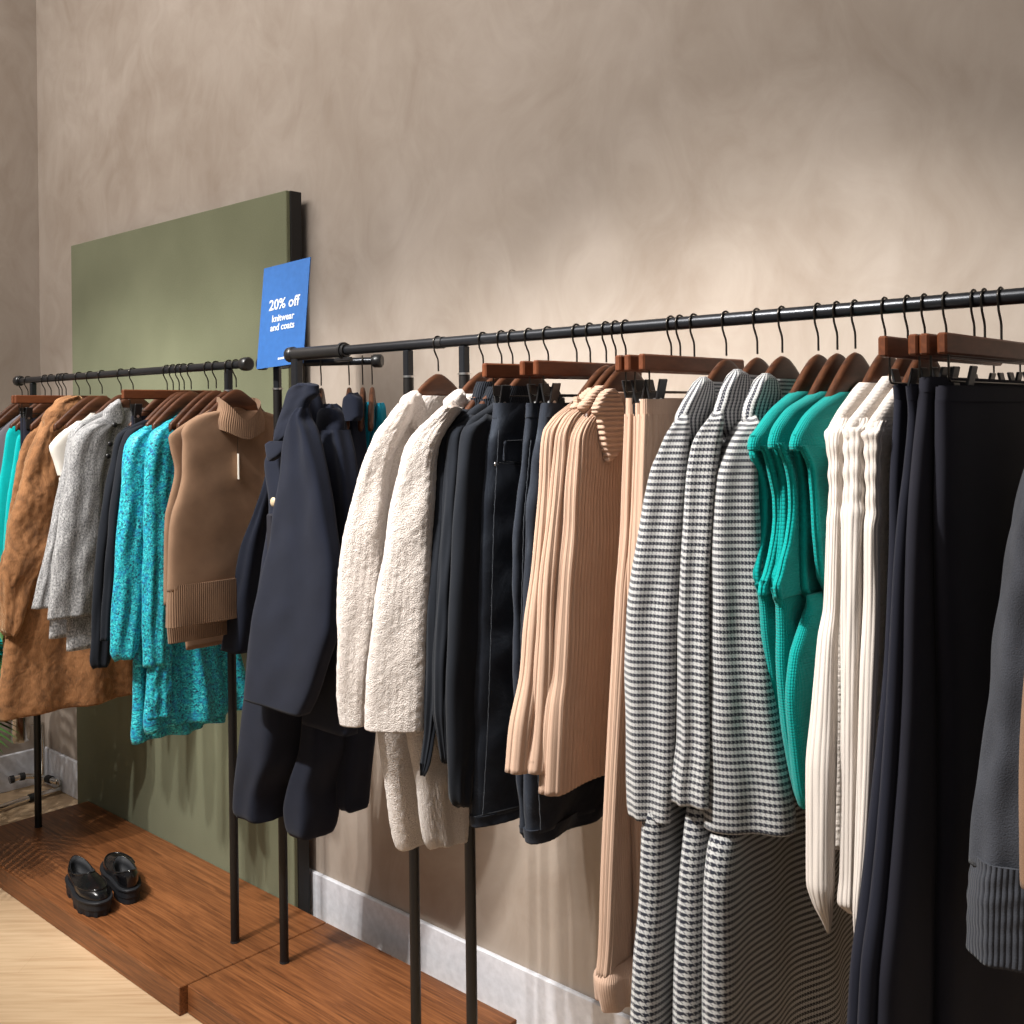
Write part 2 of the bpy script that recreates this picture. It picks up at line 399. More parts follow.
def fuzz(seed,amp,size):
    """lumpy pile: random waves at about the given size in metres"""
    r=random.Random(seed); T=[]
    for _ in range(14):
        a=r.uniform(0,PI); k=2*PI/(size*r.uniform(.7,1.9)); T.append((k*math.cos(a),k*math.sin(a),r.uniform(0,6.28)))
    def f(s,t): return amp*sum(np.sin(a*s+b*t+p) for a,b,p in T)/14**.5
    return f
def part(g,parent,name,mat,tubes):
    """tubes: list of (spec,kwargs) joined into one mesh; tw=(turn in degrees, w0) lays a tube in a plane turned about the point w0"""
    mb=MB()
    for sp,kw in tubes:
        kw=dict(kw); tw=kw.pop('tw',None)
        if not tw: tube(mb,g.rows(sp),**kw); continue
        q=MB(); a=math.radians(tw[0]); w0=tw[1]
        g2=G(0,'mid',g.yaw+a,(g.x+g.t[0]*w0,g.y+g.t[1]*w0,g.z)); g2.lim=9
        tube(q,g2.rows(sp),**kw); c,n=math.cos(a),math.sin(a)
        q.v=[(x*c-y*n,x*n+y*c+w0,z) for x,y,z in q.v]
        o=len(mb.v); mb.v+=q.v; mb.f+=[[k+o for k in f] for f in q.f]; mb.uv+=q.uv; mb.sm+=q.sm; mb.mi+=q.mi
    return mb.build(name,MAT[mat],parent)
# ------------------------------------------------------------------ hangers
def arc(c,r,a0,a1,n):
    return [(0,c[0]+r*math.cos(math.radians(a0+(a1-a0)*i/n)),c[1]+r*math.sin(math.radians(a0+(a1-a0)*i/n))) for i in range(n+1)]
HOOKPATH=arc((0,0),.0132,-38,200,18)+[(0,-.0105,-.0165),(0,-.006,-.0245),(0,-.0015,-.032),(0,0,-.038)]
def hook_mesh(z):
    mb=MB(); mb.pipe(HOOKPATH+[(0,0,-.045),(0,0,z)],.0017,8); return mb
def coat_hanger_meshes():
    mb=MB(); n=56; prof=[]
    hw=.114
    for i in range(n+1):
        w=-hw+2*hw*i/n; aw=math.sqrt(w*w+.022**2)-.022; q=aw/.1494
        zt=-.063-.142*q**1.08; dep=.047-.024*min(1,aw/.12)
        dx=0; th=.0066+.001*q
        if abs(abs(w)-hw)<.012: dep*=.8; th*=.85
        ring=[]
        for k in range(12):
            a=2*PI*k/12; c,s=math.cos(a),math.sin(a)
            ring.append((dx+th*np.sign(c)*abs(c)**.6, w, zt-dep/2+dep/2*np.sign(s)*abs(s)**.75))
        prof.append(ring)
    V=[p for r in prof for p in r]; Fc=[]
    for i in range(n):
        for k in range(12): Fc.append((i*12+k,i*12+(k+1)%12,(i+1)*12+(k+1)%12,(i+1)*12+k))
    Fc.append(tuple(range(12))[::-1]); Fc.append(tuple(range(n*12,n*12+12)))
    mb.add(V,Fc,None,True); return mb
CH=thing('coat_hanger','x','hanger')
coat_hanger_meshes().build('shoulder_bar',MAT['hanger_walnut'],CH); hook_mesh(-.058).build('hook',MAT['hook_wire'],CH)
CLIPZ=-.131
def clip_mesh():
    mb=MB()
    for sgn in (-1,1):
        a=sgn*.23
        def rot(p,a=a): return (p[0]*math.cos(a)+p[2]*math.sin(a),p[1],-p[0]*math.sin(a)+p[2]*math.cos(a))
        mb.box((sgn*.0085,0,CLIPZ+.013),(.0035,.021,.046),rot,.001)
        mb.box((sgn*.0078,0,CLIPZ-.018),(.0032,.020,.030),None,.001)
    mb.pipe([(-.009,.0,CLIPZ+.002),(.009,.0,CLIPZ+.002)],.0042,8,1)
    return mb
def clip_hanger(h):
    o=thing('clip_hanger','x','hanger')
    m=MB(); m.box((0,0,-.070),(.012,2*h,.026),None,.0025); m.build('bar',MAT['bar_walnut'],o)
    hook_mesh(-.058).build('hook',MAT['hook_wire'],o)
    e=h-.022
    m=MB(); m.pipe([(0,-e,-.083),(0,-e,CLIPZ+.020),(0,-e+.004,CLIPZ+.016),(0,e-.004,CLIPZ+.016),(0,e,CLIPZ+.020),(0,e,-.083)],.0014,6); m.build('wire_rod',MAT['hook_wire'],o)
    for sgn in (-1,1):
        c=clip_mesh().build('clip',[MAT['black_plastic'],MAT['steel_ring']],o); c.location=(0,sgn*(h-.068 if h>.2 else h-.04),0)
    return o
PROTO={'coat':CH,'clip':clip_hanger(.150),'wide':clip_hanger(.212)}
def copy_tree(o,parent=None):
    c=o.copy(); COL.objects.link(c); c.parent=parent
    for ch in o.children: copy_tree(ch,c)
    return c
USED={}
def hang(g,kind,label,dz=0,yawj=0):
    proto=PROTO[kind]
    o=copy_tree(proto) if USED.get(kind) else proto; USED[kind]=1
    o.location=(g.x,g.y,g.z+dz); o.rotation_euler=(0,0,g.yaw+yawj)
    tag(o,label,'hanger','walnut coat hangers on the racks' if kind=='coat' else 'walnut clip hangers on the racks'); return o
def garment(g,name,label,cat,group=None):
    return thing(name,label,cat,g.loc,g.yaw,group)
# ------------------------------------------------------------------ the setting
WALLY=1.835; LWX=-4.235
RY=1.485; RZ=1.5805
RAILS['right']=(RY,RZ,RAILS['right'][2])
def struct(name,mb,mat):
    o=mb.build(name,MAT[mat]); o['kind']='structure'; return o
m_=MB(); m_.box((-1.6,-.9,-.05),(6.6,6.4,.1)); struct('floor',m_,'oak_floor')
m_=MB(); m_.box((-1.35,WALLY+.06,1.9),(6.1,.12,3.8)); struct('wall_back',m_,'taupe_plaster')
m_=MB(); m_.box((LWX-.06,-.9,1.9),(.12,5.56,3.8)); struct('wall_left',m_,'taupe_plaster')
m_=MB(); m_.box((-1.30,WALLY-.0065,.071),(5.84,.013,.142),None,.003); struct('baseboard_back',m_,'baseboard_paint')
m_=MB(); m_.box((LWX+.0065,-.9,.071),(.013,5.44,.142),None,.003); struct('baseboard_left',m_,'baseboard_paint')
# walnut platform in two modules
for (x0,x1,y0,h,lb) in ((-3.70,-2.319,1.318,.070,'walnut plinth module carrying the pair of black loafers'),(-2.316,-1.622,1.338,.0695,'walnut plinth module stepped back beside the loafer plinth, under navy coats')):
    m_=MB(); m_.box(((x0+x1)/2,(y0+1.756)/2,h/2),(x1-x0,1.756-y0,h),None,.002)
    o=m_.build('display_plinth',MAT['platform_walnut']); tag(o,lb,'plinth','walnut plinth modules')
# green panel standing between the plinth and the wall
p=thing('felt_display_board','tall green felt display panel with black sides against the plaster wall','panel',(-3.13,1.785,0))
m_=MB(); m_.box((0,.006,1.035),(1.330,.038,2.070),None,.001); m_.build('frame',MAT['black_frame'],p)
m_=MB(); m_.box((0,-.0195,1.035),(1.326,.013,2.069),None,.002); m_.build('felt_face',MAT['green_felt'],p)
# ------------------------------------------------------------------ racks
def cap(mb,x,r,w,c=(0,0)):
    ring=[(x-w/2,r*.8),(x-w/2+.003,r),(x+w/2-.003,r),(x+w/2,r*.8)]
    mb.pipe([(a,c[0],c[1]) for a,_ in ring],[b for _,b in ring],20)
def post(g_loc,parent,x,y,zt,zb,ring=True):
    X,Y=x-g_loc[0],y-g_loc[1]
    mb=MB(); zs=zt-.055
    mb.pipe([(X,Y,zb-g_loc[2]),(X,Y,zs-g_loc[2])],.0112,14)
    o=mb.build('leg',MAT['black_metal'],parent)
    m2=MB(); m2.box((X,Y,(zs-.03+zt)/2-g_loc[2]),(.016,.018,zt-zs+.03),None,.002); m2.build('top_post',MAT['rail_metal'],o)
    if ring:
        m3=MB(); m3.pipe([(X,Y,zs-.002-g_loc[2]),(X,Y,zs+.002-g_loc[2])],.0128,16); m3.build('steel_ring',MAT['steel_ring'],o)
    m4=MB(); m4.pipe([(X,Y,zb-g_loc[2]),(X,Y,zb+.004-g_loc[2])],.0122,14); m4.build('foot',MAT['rubber'],o)
def rack(label,x0,x1,y,z,posts,extra=None):
    loc=(x0,y,0); r=thing('garment_rack',label,'clothes rack',loc,0,'black metal clothes racks')
    mb=MB(); mb.pipe([(0,0,z),((x1-x0)/2,0,z),(x1-x0,0,z)],.0108,20); mb.build('rail',MAT['rail_metal'],r)
    for (px,zb) in posts: post(loc,r,px,y,z-.0105,zb)
    return r
xl=on_y(19,382,1.531)[0]; xr=on_y(247,362.5,1.531)[0]
r=rack('black metal rack rail at left holding fur coats, tweed jackets and tan vests',xl,xr,1.531,1.5705,[(-3.592,PLAT),(-2.41,PLAT)])
for x in (0,xr-xl-.004):
    m_=MB(); cap(m_,x,.0175,.026,(0,1.5705)); m_.build('end_cap',MAT['black_plastic'],r)
# short oblique rail between the two long racks
MX0,MY0,MX1,MY1,MZ=-2.262,1.535,-2.0,1.69,1.569
loc=(MX0,MY0,0); a_=math.atan2(MY1-MY0,MX1-MX0); ln=math.hypot(MX1-MX0,MY1-MY0)
r=thing('garment_rack','short oblique black rail behind the blue sign, holding navy coats','clothes rack',loc,a_,'black metal clothes racks')
m_=MB(); m_.pipe([(0,0,MZ),(ln/2,0,MZ),(ln,0,MZ)],.0095,18); m_.build('rail',MAT['rail_metal'],r)
for x in (.0,ln):
    m_=MB(); cap(m_,x,.0165,.024,(0,MZ)); m_.build('end_cap',MAT['black_plastic'],r)
post((0,0,0),r,.040,.0,MZ-.009,PLAT)
# long right rack
f=RAILS['right'][2]
X=lambda p: on_y(p,f(p),RY)[0]
xa=X(292); xb=-.16
lx=[on_y(414,850,RY)[0],on_y(470,850,RY)[0]]
lx.append(-.22)
r=rack('long black metal rack rail at right holding houndstooth coats and trousers',xa,xb,RY,RZ,[(q,PLAT if q<-1.622-.012 else 0.0) for q in lx])
m_=MB(); cap(m_,.0,.0182,.022,(0,RZ)); m_.pipe([(0,0,RZ),(.205,0,RZ)],.0150,20); m_.build('end_sleeve',MAT['black_plastic'],r)
m_=MB(); m_.pipe([(.188,0,RZ),(.196,0,RZ)],.0185,18); m_.box((.192,0,RZ-.020),(.055,.012,.009),None,.002); m_.build('sleeve_clamp',MAT['black_plastic'],r)
m_=MB(); m_.box((.018,0,RZ-.060),(.024,.020,.105),None,.003); m_.build('end_bracket',MAT['rail_metal'],r)
m_=MB(); xg=X(440)-xa; m_.pipe([(xg-.011,0,RZ),(xg+.011,0,RZ)],.0122,18); m_.build('rail_collar',MAT['black_plastic'],r)
# ------------------------------------------------------------------ blue sign
tl=on_y(263.4,267,1.545); tr=on_y(310,259.5,1.545); bl=on_y(256.5,367.6,1.512)
sw=.192; sh=math.hypot(tl[2]-bl[2],.033); 
sg=thing('sale_sign','blue sale sign reading 20% off, clipped between the two racks','sign',(bl[0]+sw/2,1.512,bl[2]))
th_=math.atan2(.033,tl[2]-bl[2]); roll_=math.atan2(tl[0]-bl[0],tl[2]-bl[2])
sg.rotation_euler=(-th_,roll_*.8,0)
m_=MB(); m_.box((0,.0012,sh/2),(sw,.0024,sh)); m_.build('board',MAT['sign_blue'],sg)
def text(body,size,x,z,bold,parent,name,mat='sign_white',sx=1.):
    cu=bpy.data.curves.new(name,'FONT'); cu.body=body; cu.size=size; cu.align_x='CENTER'; cu.offset=bold; cu.extrude=.0003; cu.resolution_u=3
    cu.space_character=1.0
    o=bpy.data.objects.new(name+'_curve',cu); COL.objects.link(o); bpy.context.view_layer.update()
    me=bpy.data.meshes.new_from_object(o.evaluated_get(bpy.context.evaluated_depsgraph_get())); bpy.data.objects.remove(o)
    me.materials.clear(); me.materials.append(MAT[mat]); me.name=name
    q=bpy.data.objects.new(name,me); COL.objects.link(q); q.parent=parent; q.rotation_euler=(PI/2,0,0); q.location=(x,-.0006,z); q.scale=(sx,1,1)
    return q
text('20% off',.037,.002,sh*.560,.0006,sg,'headline',sx=1.12)
text('knitwear',.0240,.002,sh*.440,.0004,sg,'offer_line',sx=1.08)
text('and coats',.0240,.002,sh*.352,.0004,sg,'offer_line',sx=1.08)
m_=MB()
for k,wd in enumerate((.005,.004,.006,.004)): m_.box((-.004+k*.0068,-.0004,sh*.072),(wd,.0006,.0050))
m_.build('small_print',MAT['sign_white'],sg)
m_=MB(); m_.box((.02,.006,.004),(.03,.007,.022),None,.001); m_.build('clip',MAT['black_plastic'],sg)
# ------------------------------------------------------------------ loafers
def loafer(label,loc,yaw,flip=1):
    L=.262
    def W(y): # half width along the shoe
        t=(y+L/2)/L; return np.interp(t,[0,.12,.3,.45,.6,.75,.9,1],[.031,.036,.034,.034,.042,.046,.043,.036])
    def outline(n,s=1.,off=0):
        P=[]
        for i in range(n):
            a=2*PI*i/n; y=math.cos(a)*L/2*s; sx=math.sin(a); sx=math.copysign(abs(sx)**.62,sx)
            P.append((flip*(sx*(W(y)*s+off)+.004*math.sin((y+L/2)/L*PI)),y+off*math.cos(a)))
        return P
    o=thing('loafer',label,'shoe',loc,yaw,'pair of black chunky loafers')
    n=96
    def slab(mb,z0,z1,off,ya,yb,lug=0):
        ol=[(x,min(max(y,ya),yb)) for x,y in outline(n,1,off)]
        ol=[(x if ya<=y0_<=yb else math.copysign(min(abs(x),W(y)),x),y) for (x,y),(_,y0_) in zip(ol,outline(n,1,off))]
        V=[];zz=[z0,z0+.002,z1-.002,z1]; oo=[-.002,0,0,-.002]
        for z,q in zip(zz,oo):
            for i,(x,y) in enumerate(ol):
                d=0
                if lug and z<z1-.003 and (i//3)%2==0: d=-lug
                r=math.hypot(x,y)+1e-9; V.append((x+(q+d)*x/r,y+(q+d)*y/r,z))
        Fc=[(k*n+i,k*n+(i+1)%n,(k+1)*n+(i+1)%n,(k+1)*n+i) for k in range(3) for i in range(n)]
        Fc+= [tuple(range(n))[::-1],tuple(range(3*n,4*n))]
        mb.add(V,Fc,None,False)
    mb=MB(); slab(mb,.018,.040,.006,-1,1); slab(mb,.0,.020,.004,-1,-.055); slab(mb,.0,.020,.004,-.005,1,.004)
    slab(mb,.038,.046,.009,-1,1)
    mb.build('outsole',MAT['shoe_sole'],o)
    z0=.045; base=outline(n,.985); V=[]; rows=22
    for r in range(rows+1):
        s=r/rows
        for i in range(n):
            a=2*PI*i/n; x0,y0=base[i]
            oy=-.052+math.cos(a)*.072; ox=flip*math.sin(a)*.030
            front=max(0,math.cos(a)); back=max(0,-math.cos(a))
            oz=z0+.036+.018*back-.006*abs(math.sin(a))+.012*front
            p0=np.array([x0,y0,z0]); p3=np.array([ox,oy,oz])
            p1=p0+np.array([x0*.04,y0*.01,.034+.004*front-.0*back]); 
            p2=p3+np.array([ox*.35,front*.050-back*.006,-.016-.004*front])
            P=(1-s)**3*p0+3*(1-s)**2*s*p1+3*(1-s)*s*s*p2+s**3*p3; V.append(tuple(P))
    Fc=[(k*n+i,k*n+(i+1)%n,(k+1)*n+(i+1)%n,(k+1)*n+i) for k in range(rows) for i in range(n)]
    if flip<0: Fc=[f[::-1] for f in Fc]
    mb=MB(); mb.add(V,Fc); mb.build('upper',MAT['shoe_leather'],o)
    top=V[rows*n:]; mb=MB(); V2=list(top)
    for (s,dz) in ((.93,.002),(.90,-.02),(.86,-.045),(.5,-.05)):
        for (x,y,z) in top: V2.append((x*s,(y+.052)*s-.052,max(z+dz,z0+.004)))
    Fc=[(k*n+(i+1)%n,k*n+i,(k+1)*n+i,(k+1)*n+(i+1)%n) for k in range(4) for i in range(n)]; Fc.append(tuple(range(4*n,5*n)))
    if flip<0: Fc=[f[::-1] for f in Fc]
    mb.add(V2,Fc); mb.build('lining',MAT['shoe_lining'],o)
    # raised apron seam over the toe and the strap across the instep
    k=8; ring=[i%n for i in range(-21,22)]
    mb=MB(); mb.pipe([(V[k*n+i][0],V[k*n+i][1],V[k*n+i][2]+.0012) for i in ring],.0026,8); mb.build('apron_seam',MAT['shoe_leather'],o)
    ring=[i%n for i in range(n)]
    mb=MB(); mb.pipe([top[i] for i in ring],.0022,8,0,True); mb.build('collar_edge',MAT['shoe_leather'],o)
    o.scale=(.93,.93,.93)
    return o
toe=on_z(98,911,PLAT); heel=on_z(75,887,PLAT)
a1=on_z(88,901,PLAT); loafer('black loafer pointing towards the room, apron toe in view',(a1[0],a1[1],PLAT),math.atan2(toe[1]-heel[1],toe[0]-heel[0])-PI/2,1)
a2=on_z(121,888,PLAT); t2=on_z(109,870,PLAT); loafer('black loafer turned away, its heel and dark opening in view',(a2[0],a2[1],PLAT),math.atan2(t2[1]-a2[1],t2[0]-a2[0])-PI/2,1)
# ------------------------------------------------------------------ chrome stand behind the fur coats, on the oak floor
q=lambda px,py,z=.016: on_z(px,py,z)
qx=lambda px,py:(lambda d,k:(d[0]*k,d[1]*k,CZ+d[2]*k))(ray(px,py),-4.195/ray(px,py)[0])
qy=lambda px,py: on_y(px,py,1.80)
P=[q(-40,822),q(0,808),q(33,797),q(52,791.5),q(60,788),q(62.5,784.5),qy(58,782),qy(50,779.5),qy(42,777),qx(22,776.5),qx(10,780)]
st=thing('chrome_stand','chrome tube footed stand on the oak floor behind the brown fur coats','stand',(P[2][0],P[2][1],0))
PL=[(a-P[2][0],b-P[2][1],c) for a,b,c in P]
t_=np.array([0,1,2,2.6,3,3.3,3.6,4,4.5,5.2,5.8]); I=pch(t_,np.array(PL),np.linspace(0,5.8,60))
m_=MB(); m_.pipe(I,.011,14); m_.build('foot_tube',MAT['chrome'],st)
for (px,py) in ((33,797),(50,779.5),(22,776.5),(10,780)):
    c=(q if px==33 else qy if px==50 else qx)(px,py); c=(c[0]-P[2][0],c[1]-P[2][1],c[2]); i=int(np.argmin(((I-np.array(c))**2).sum(1))); i=min(max(i,1),len(I)-2)
    m_=MB(); m_.pipe([I[i-1],I[i],I[i+1]],.0145,14); m_.build('rubber_pad',MAT['rubber'],st)
b=on_y(20,741,1.66); c_=(b[0]-P[2][0],b[1]-P[2][1])
m_=MB(); m_.pipe([(c_[0],c_[1],b[2]),(c_[0],c_[1],b[2]+.012),(c_[0],c_[1],b[2]+.25)],[.030,.036,.040],24); m_.build('cylinder_holder',MAT['chrome'],st)
e=(I[44]+I[45])/2
m_=MB(); m_.pipe([(e[0],e[1],.016),(e[0],e[1],.25),(c_[0],c_[1],b[2]+.06)],.008,10); m_.build('upright',MAT['chrome'],st)
# ------------------------------------------------------------------ light and camera
def spot(name,loc,aim,watt,size,blend,col=(1,.86,.70),rad=.035):
    l=bpy.data.lights.new(name,'SPOT'); l.energy=watt; l.spot_size=math.radians(size); l.spot_blend=blend; l.color=col; l.shadow_soft_size=rad
    o=bpy.data.objects.new(name,l); COL.objects.link(o); o.location=loc
    import mathutils
    o.rotation_euler=(mathutils.Vector(aim)-mathutils.Vector(loc)).to_track_quat('-Z','Y').to_euler(); return o
w=bpy.data.worlds.new('World'); scene.world=w; w.use_nodes=True
bg=w.node_tree.nodes['Background']; bg.inputs[0].default_value=(1,.96,.93,1); bg.inputs[1].default_value=.21
WARM=(1,.965,.915)
for x,tx,wt in ((-2.9,-3.45,225),(-2.35,-2.75,205),(-2.25,-1.95,195),(-1.95,-1.30,240),(-1.75,-.70,290)):
    spot('track_or_fill_spot',(x,-.35,3.15),(tx,1.5,.83),wt,43,.5,WARM)
for x,tx,wt,sz in ((-2.7,-3.1,75,30),(-2.1,-1.75,75,30),(-1.7,-.98,185,32)):  # extra wash spots, added to brighten the wall pool and the green panel
    spot('track_or_fill_spot',(x,-.35,3.15),(tx,1.83,1.22),wt,sz,.75,(1,.97,.925))
l=bpy.data.lights.new('overhead_fill','AREA'); l.shape='RECTANGLE'; l.size=3.6; l.size_y=1.0; l.energy=108; l.color=(1,.95,.90)  # added soft fill standing in for general room light on the upper wall
o=bpy.data.objects.new('overhead_fill',l); COL.objects.link(o); o.location=(-2.85,-.2,3.7); o.rotation_euler=(math.radians(25),0,0)
scene.view_settings.view_transform='Standard'; scene.view_settings.look='None'; scene.view_settings.exposure=0.; scene.view_settings.gamma=1.
scene.view_settings.use_curve_mapping=False
cam=bpy.data.cameras.new('camera'); cam.sensor_width=36; cam.sensor_fit='HORIZONTAL'; cam.lens=F/1024*36; cam.shift_y=-(512-CY)/1024; cam.clip_start=.02
co=bpy.data.objects.new('camera',cam); COL.objects.link(co); co.location=(0,0,CZ)
import mathutils
fwd=mathutils.Vector((FW[0],FW[1],0)); up=mathutils.Vector((0,0,1)); right=mathutils.Vector((RT[0],RT[1],0))
c_,s_=math.cos(ROLL),math.sin(ROLL)
# picture content is turned anticlockwise by ROLL, so the camera is turned clockwise
r2=right*c_-up*s_; u2=up*c_+right*s_
co.matrix_world=mathutils.Matrix(((r2[0],u2[0],-fwd[0],0),(r2[1],u2[1],-fwd[1],0),(r2[2],u2[2],-fwd[2],CZ),(0,0,0,1)))
scene.camera=co
# ------------------------------------------------------------------ the garments, left to right
def make(g,name,label,cat,group,parts):
    t=garment(g,name,label,cat,group); made={}
    for pn,mat,tubes,*par in parts:
        o=part(g,made[par[0]] if par else t,pn,mat,tubes); made.setdefault(pn,o)
        if pn in ('neck_lining',): o['label']='taupe inside of the collar'
    return t,made
def B(*rows,b=.012,dx=0,**k):
    """rows (py,L[,R]) -> tube spec with one half thickness and offset"""
    sp=[]
    for r in rows:
        py,L=r[0],r[1]; Rr=r[2] if len(r)>2 else None; bb=r[3] if len(r)>3 and r[3] is not None else b
        sp.append((py,L,Rr,bb,dx)+((r[4],) if len(r)>4 else ()))
    return (sp,k)
def soft_top(r,dy=7,b=.006):
    a=r[0]; w=a[2]-a[1]; return [(a[0]-dy,a[1]+w*.45,a[2]-w*.12,b)]+list(r)
def ball(parent,g,name,mat,px,py,dx,r,flat=.5):
    w,z=g.wz(px,py,dx); mb=MB(); V=[];n=14
    for i in range(7):
        a=PI/2*i/6; 
        for k in range(n): q=2*PI*k/n; V.append((dx+r*flat*math.sin(a),w+r*math.cos(a)*math.cos(q),z+r*math.cos(a)*math.sin(q)))
    mb.add(V,[(i*n+k,i*n+(k+1)%n,(i+1)*n+(k+1)%n,(i+1)*n+k) for i in range(6) for k in range(n)]); return mb.build(name,MAT[mat],parent)
SOFT=lambda s,a=.003: folds((3,a*.3,a,.1,.15),(7,a*.1,a*.5,.4,-.2),noise=noise2(s,6,a*.5))
# ---- left rack
g=G(22,'left'); hang(g,'coat','walnut hanger at the far left end of the left rail')
make(g,'dark_top','charcoal top cut off by the left edge, farthest left on the rack','top',None,[('body','slate_cotton',[B((409,16),(414,9),(424,-3),(436,-14),(452,-19),(520,-25),(640,-28),(690,-27),b=.010,disp=SOFT(1))])])
g=G(28,'left'); hang(g,'coat','walnut hanger second from the left end of the left rail')
make(g,'grey_jersey','lilac grey top at the left edge, just left of the aqua sweaters','top',None,[('body','lilac_grey_cotton',[B((414,20),(418,14),(428,2),(440,-6),(470,-8),(560,-12),(640,-14),(684,-13),b=.010,disp=SOFT(2))])])
for h,lb,lb2 in ((59,'clip hanger with its bar end nearest the left end of the left rail','black trousers clipped behind the grey top at far left'),(62,'clip hanger behind the leftmost wooden bar of the left rail','black trousers clipped just left of the first aqua sweater')):
    g=G(h,'left'); hang(g,'clip',lb)
    make(g,'clipped_trousers',lb2,'trousers','black trousers clipped at the left end',[('legs','trouser_navy',[([('m',-.125,.125,-.128,.008),('m',-.125,.125,-.2,.009),('m',-.13,.13,-.5,.010),('m',-.12,.12,-.85,.010)],{})])])
g=G(45,'left'); hang(g,'coat','walnut hanger holding the left aqua sweater')
make(g,'aqua_sweater','bright aqua knit sweater, left one of two beside brown fur coats','sweater','aqua sweaters',[('body','aqua_knit',[B((417,33),(420,22),(427,11.5),(433,7),(445,5),(462,2.5),(485,-1),(560,-7),(640,-9),(678,-8),b=.011,disp=SOFT(3))])])
g=G(51,'left'); hang(g,'coat','walnut hanger holding the right aqua sweater')
make(g,'aqua_sweater','bright aqua knit sweater, right one of two, touching the fur coat','sweater','aqua sweaters',[('body','aqua_knit',[B((424,36),(428,29),(433,21),(438,17),(450,15),(470,12),(505,6.5),(560,3),(640,1),(676,2),b=.011,disp=SOFT(4))])])
FUZ=fuzz(5,.0009,.018)
g=G(66,'left'); hang(g,'coat','walnut hanger holding the rear brown fur coat')
make(g,'fur_coat','brown faux fur coat behind, only its left edge showing','coat','brown fur coats',[('body','brown_fur',[B((416,52),(422,42),(430,33),(440,25),(470,17),(500,12),(560,6),(620,4),(700,6),b=.017,disp=SOFT(5,.005),micro=FUZ,nu=160,nv=120)])])
g=G(79,'left'); hang(g,'coat','walnut hanger holding the front brown fur coat')
make(g,'fur_coat','brown faux fur coat with full sleeve, big collar and wide hem','coat','brown fur coats',[
 ('body','brown_fur',[B((414,64),(422,54),(434,46),(460,42),(520,36),(580,23),(640,11,133,.030),(680,5.5,136,.034),(712,2,137,.036),(720,3.5,136,.034),b=.020,dx=.006,disp=folds((3,.001,.010,.2,.1),(6,.001,.006,.5,-.1),noise=noise2(6,6,.004)),micro=FUZ,nu=220,nv=150)]),
 ('sleeve','brown_fur',[B((414,48,66),(424,42,66),(440,34,62),(460,26,59),(480,20.5,57.5),(510,14.5,56),(540,7.5,53),(569,2,44),(590,.0,30),(610,-.6,23.5),(628,.2,18),(636,4,14),b=.032,dx=.018,disp=folds((2,.002,.004,.1,.3),noise=noise2(7,7,.005,(1,4),(1,6))),micro=FUZ,nu=120,nv=120)]),
 ('collar','brown_fur',[B((396,67,79),(399,60,81.5),(405,52,83),(412,46,84),(420,41.5,84),(428,42,80),(436,46,72),b=.030,dx=.022,disp=noise2(8,6,.004),micro=FUZ,nu=110,nv=50)])])
g=G(90,'left'); hang(g,'coat','walnut hanger between the fur collar and the white tee')
g=G(102,'left'); hang(g,'coat','walnut hanger carrying the white tee')
make(g,'white_tee','white cap sleeve tee between brown fur coat and grey tweed','top',None,[('body','white_cotton',[B((413,88),(418,83),(425,72),(434,62),(443,57),(470,59),(560,60),(625,62),b=.010)]),
 ('cap_sleeve','white_cotton',[B((421,76,92),(432,62,84),(441,53,78),(447,49.5,74),(462,54,72),(476,58,70),b=.016,dx=.004)])])
g=G(121,'left'); hang(g,'coat','walnut hanger of the rear grey tweed jacket')
make(g,'tweed_jacket','grey tweed jacket at rear, its cuff showing left of the other','jacket','grey tweed jackets',[
 ('body','grey_tweed',[B((403,109),(410,102),(416,92),(422,82),(430,72),(450,68),(500,62),(560,55),(600,52),(639,50),b=.013,disp=SOFT(9))]),
 ('sleeve','grey_tweed',[B((424,76,94),(432,70,90),(470,62.5,84),(500,55.5,78),(540,48,66),(570,41,58),(609,32.5,52),b=.022,dx=.002,disp=SOFT(10))])])
g=G(133,'left'); hang(g,'coat','walnut hanger of the front grey tweed jacket')
t,_=make(g,'tweed_jacket','grey tweed jacket in front, with black buttons and raised collar','jacket','grey tweed jackets',[
 ('body','grey_tweed',[B((408,117),(414,108),(420,96),(426,85),(436,75),(450,72),(480,70),(540,68),(600,67),(651,68),b=.018,dx=.003,disp=SOFT(11))]),
 ('sleeve','grey_tweed',[B((424,92,112),(432,78,110),(445,71,108),(480,66,102),(520,60,100),(560,53.5,97),(590,51.5,94),(620,49,91),b=.026,dx=.010,disp=SOFT(12))]),
 ('collar','grey_tweed',[B((399,117.5,119.5),(404,111,121),(411,104,123),(418,103,124.5),(424,108,122),b=.016,dx=.012)])])
for px,py in ((115,425),(110.5,444),(108.5,456)): ball(t,g,'button','button_black',px,py,.038,.008)
g=G(173,'left'); hang(g,'clip','clip hanger between grey tweed jacket and turquoise dress')
make(g,'clipped_skirt','black skirt clipped behind the pair of black fine sweaters','skirt',None,[('body','trouser_navy',[([('m',-.125,.125,-.128,.007),('m',-.125,.125,-.25,.007),('m',-.125,.125,-.55,.008)],{})])])
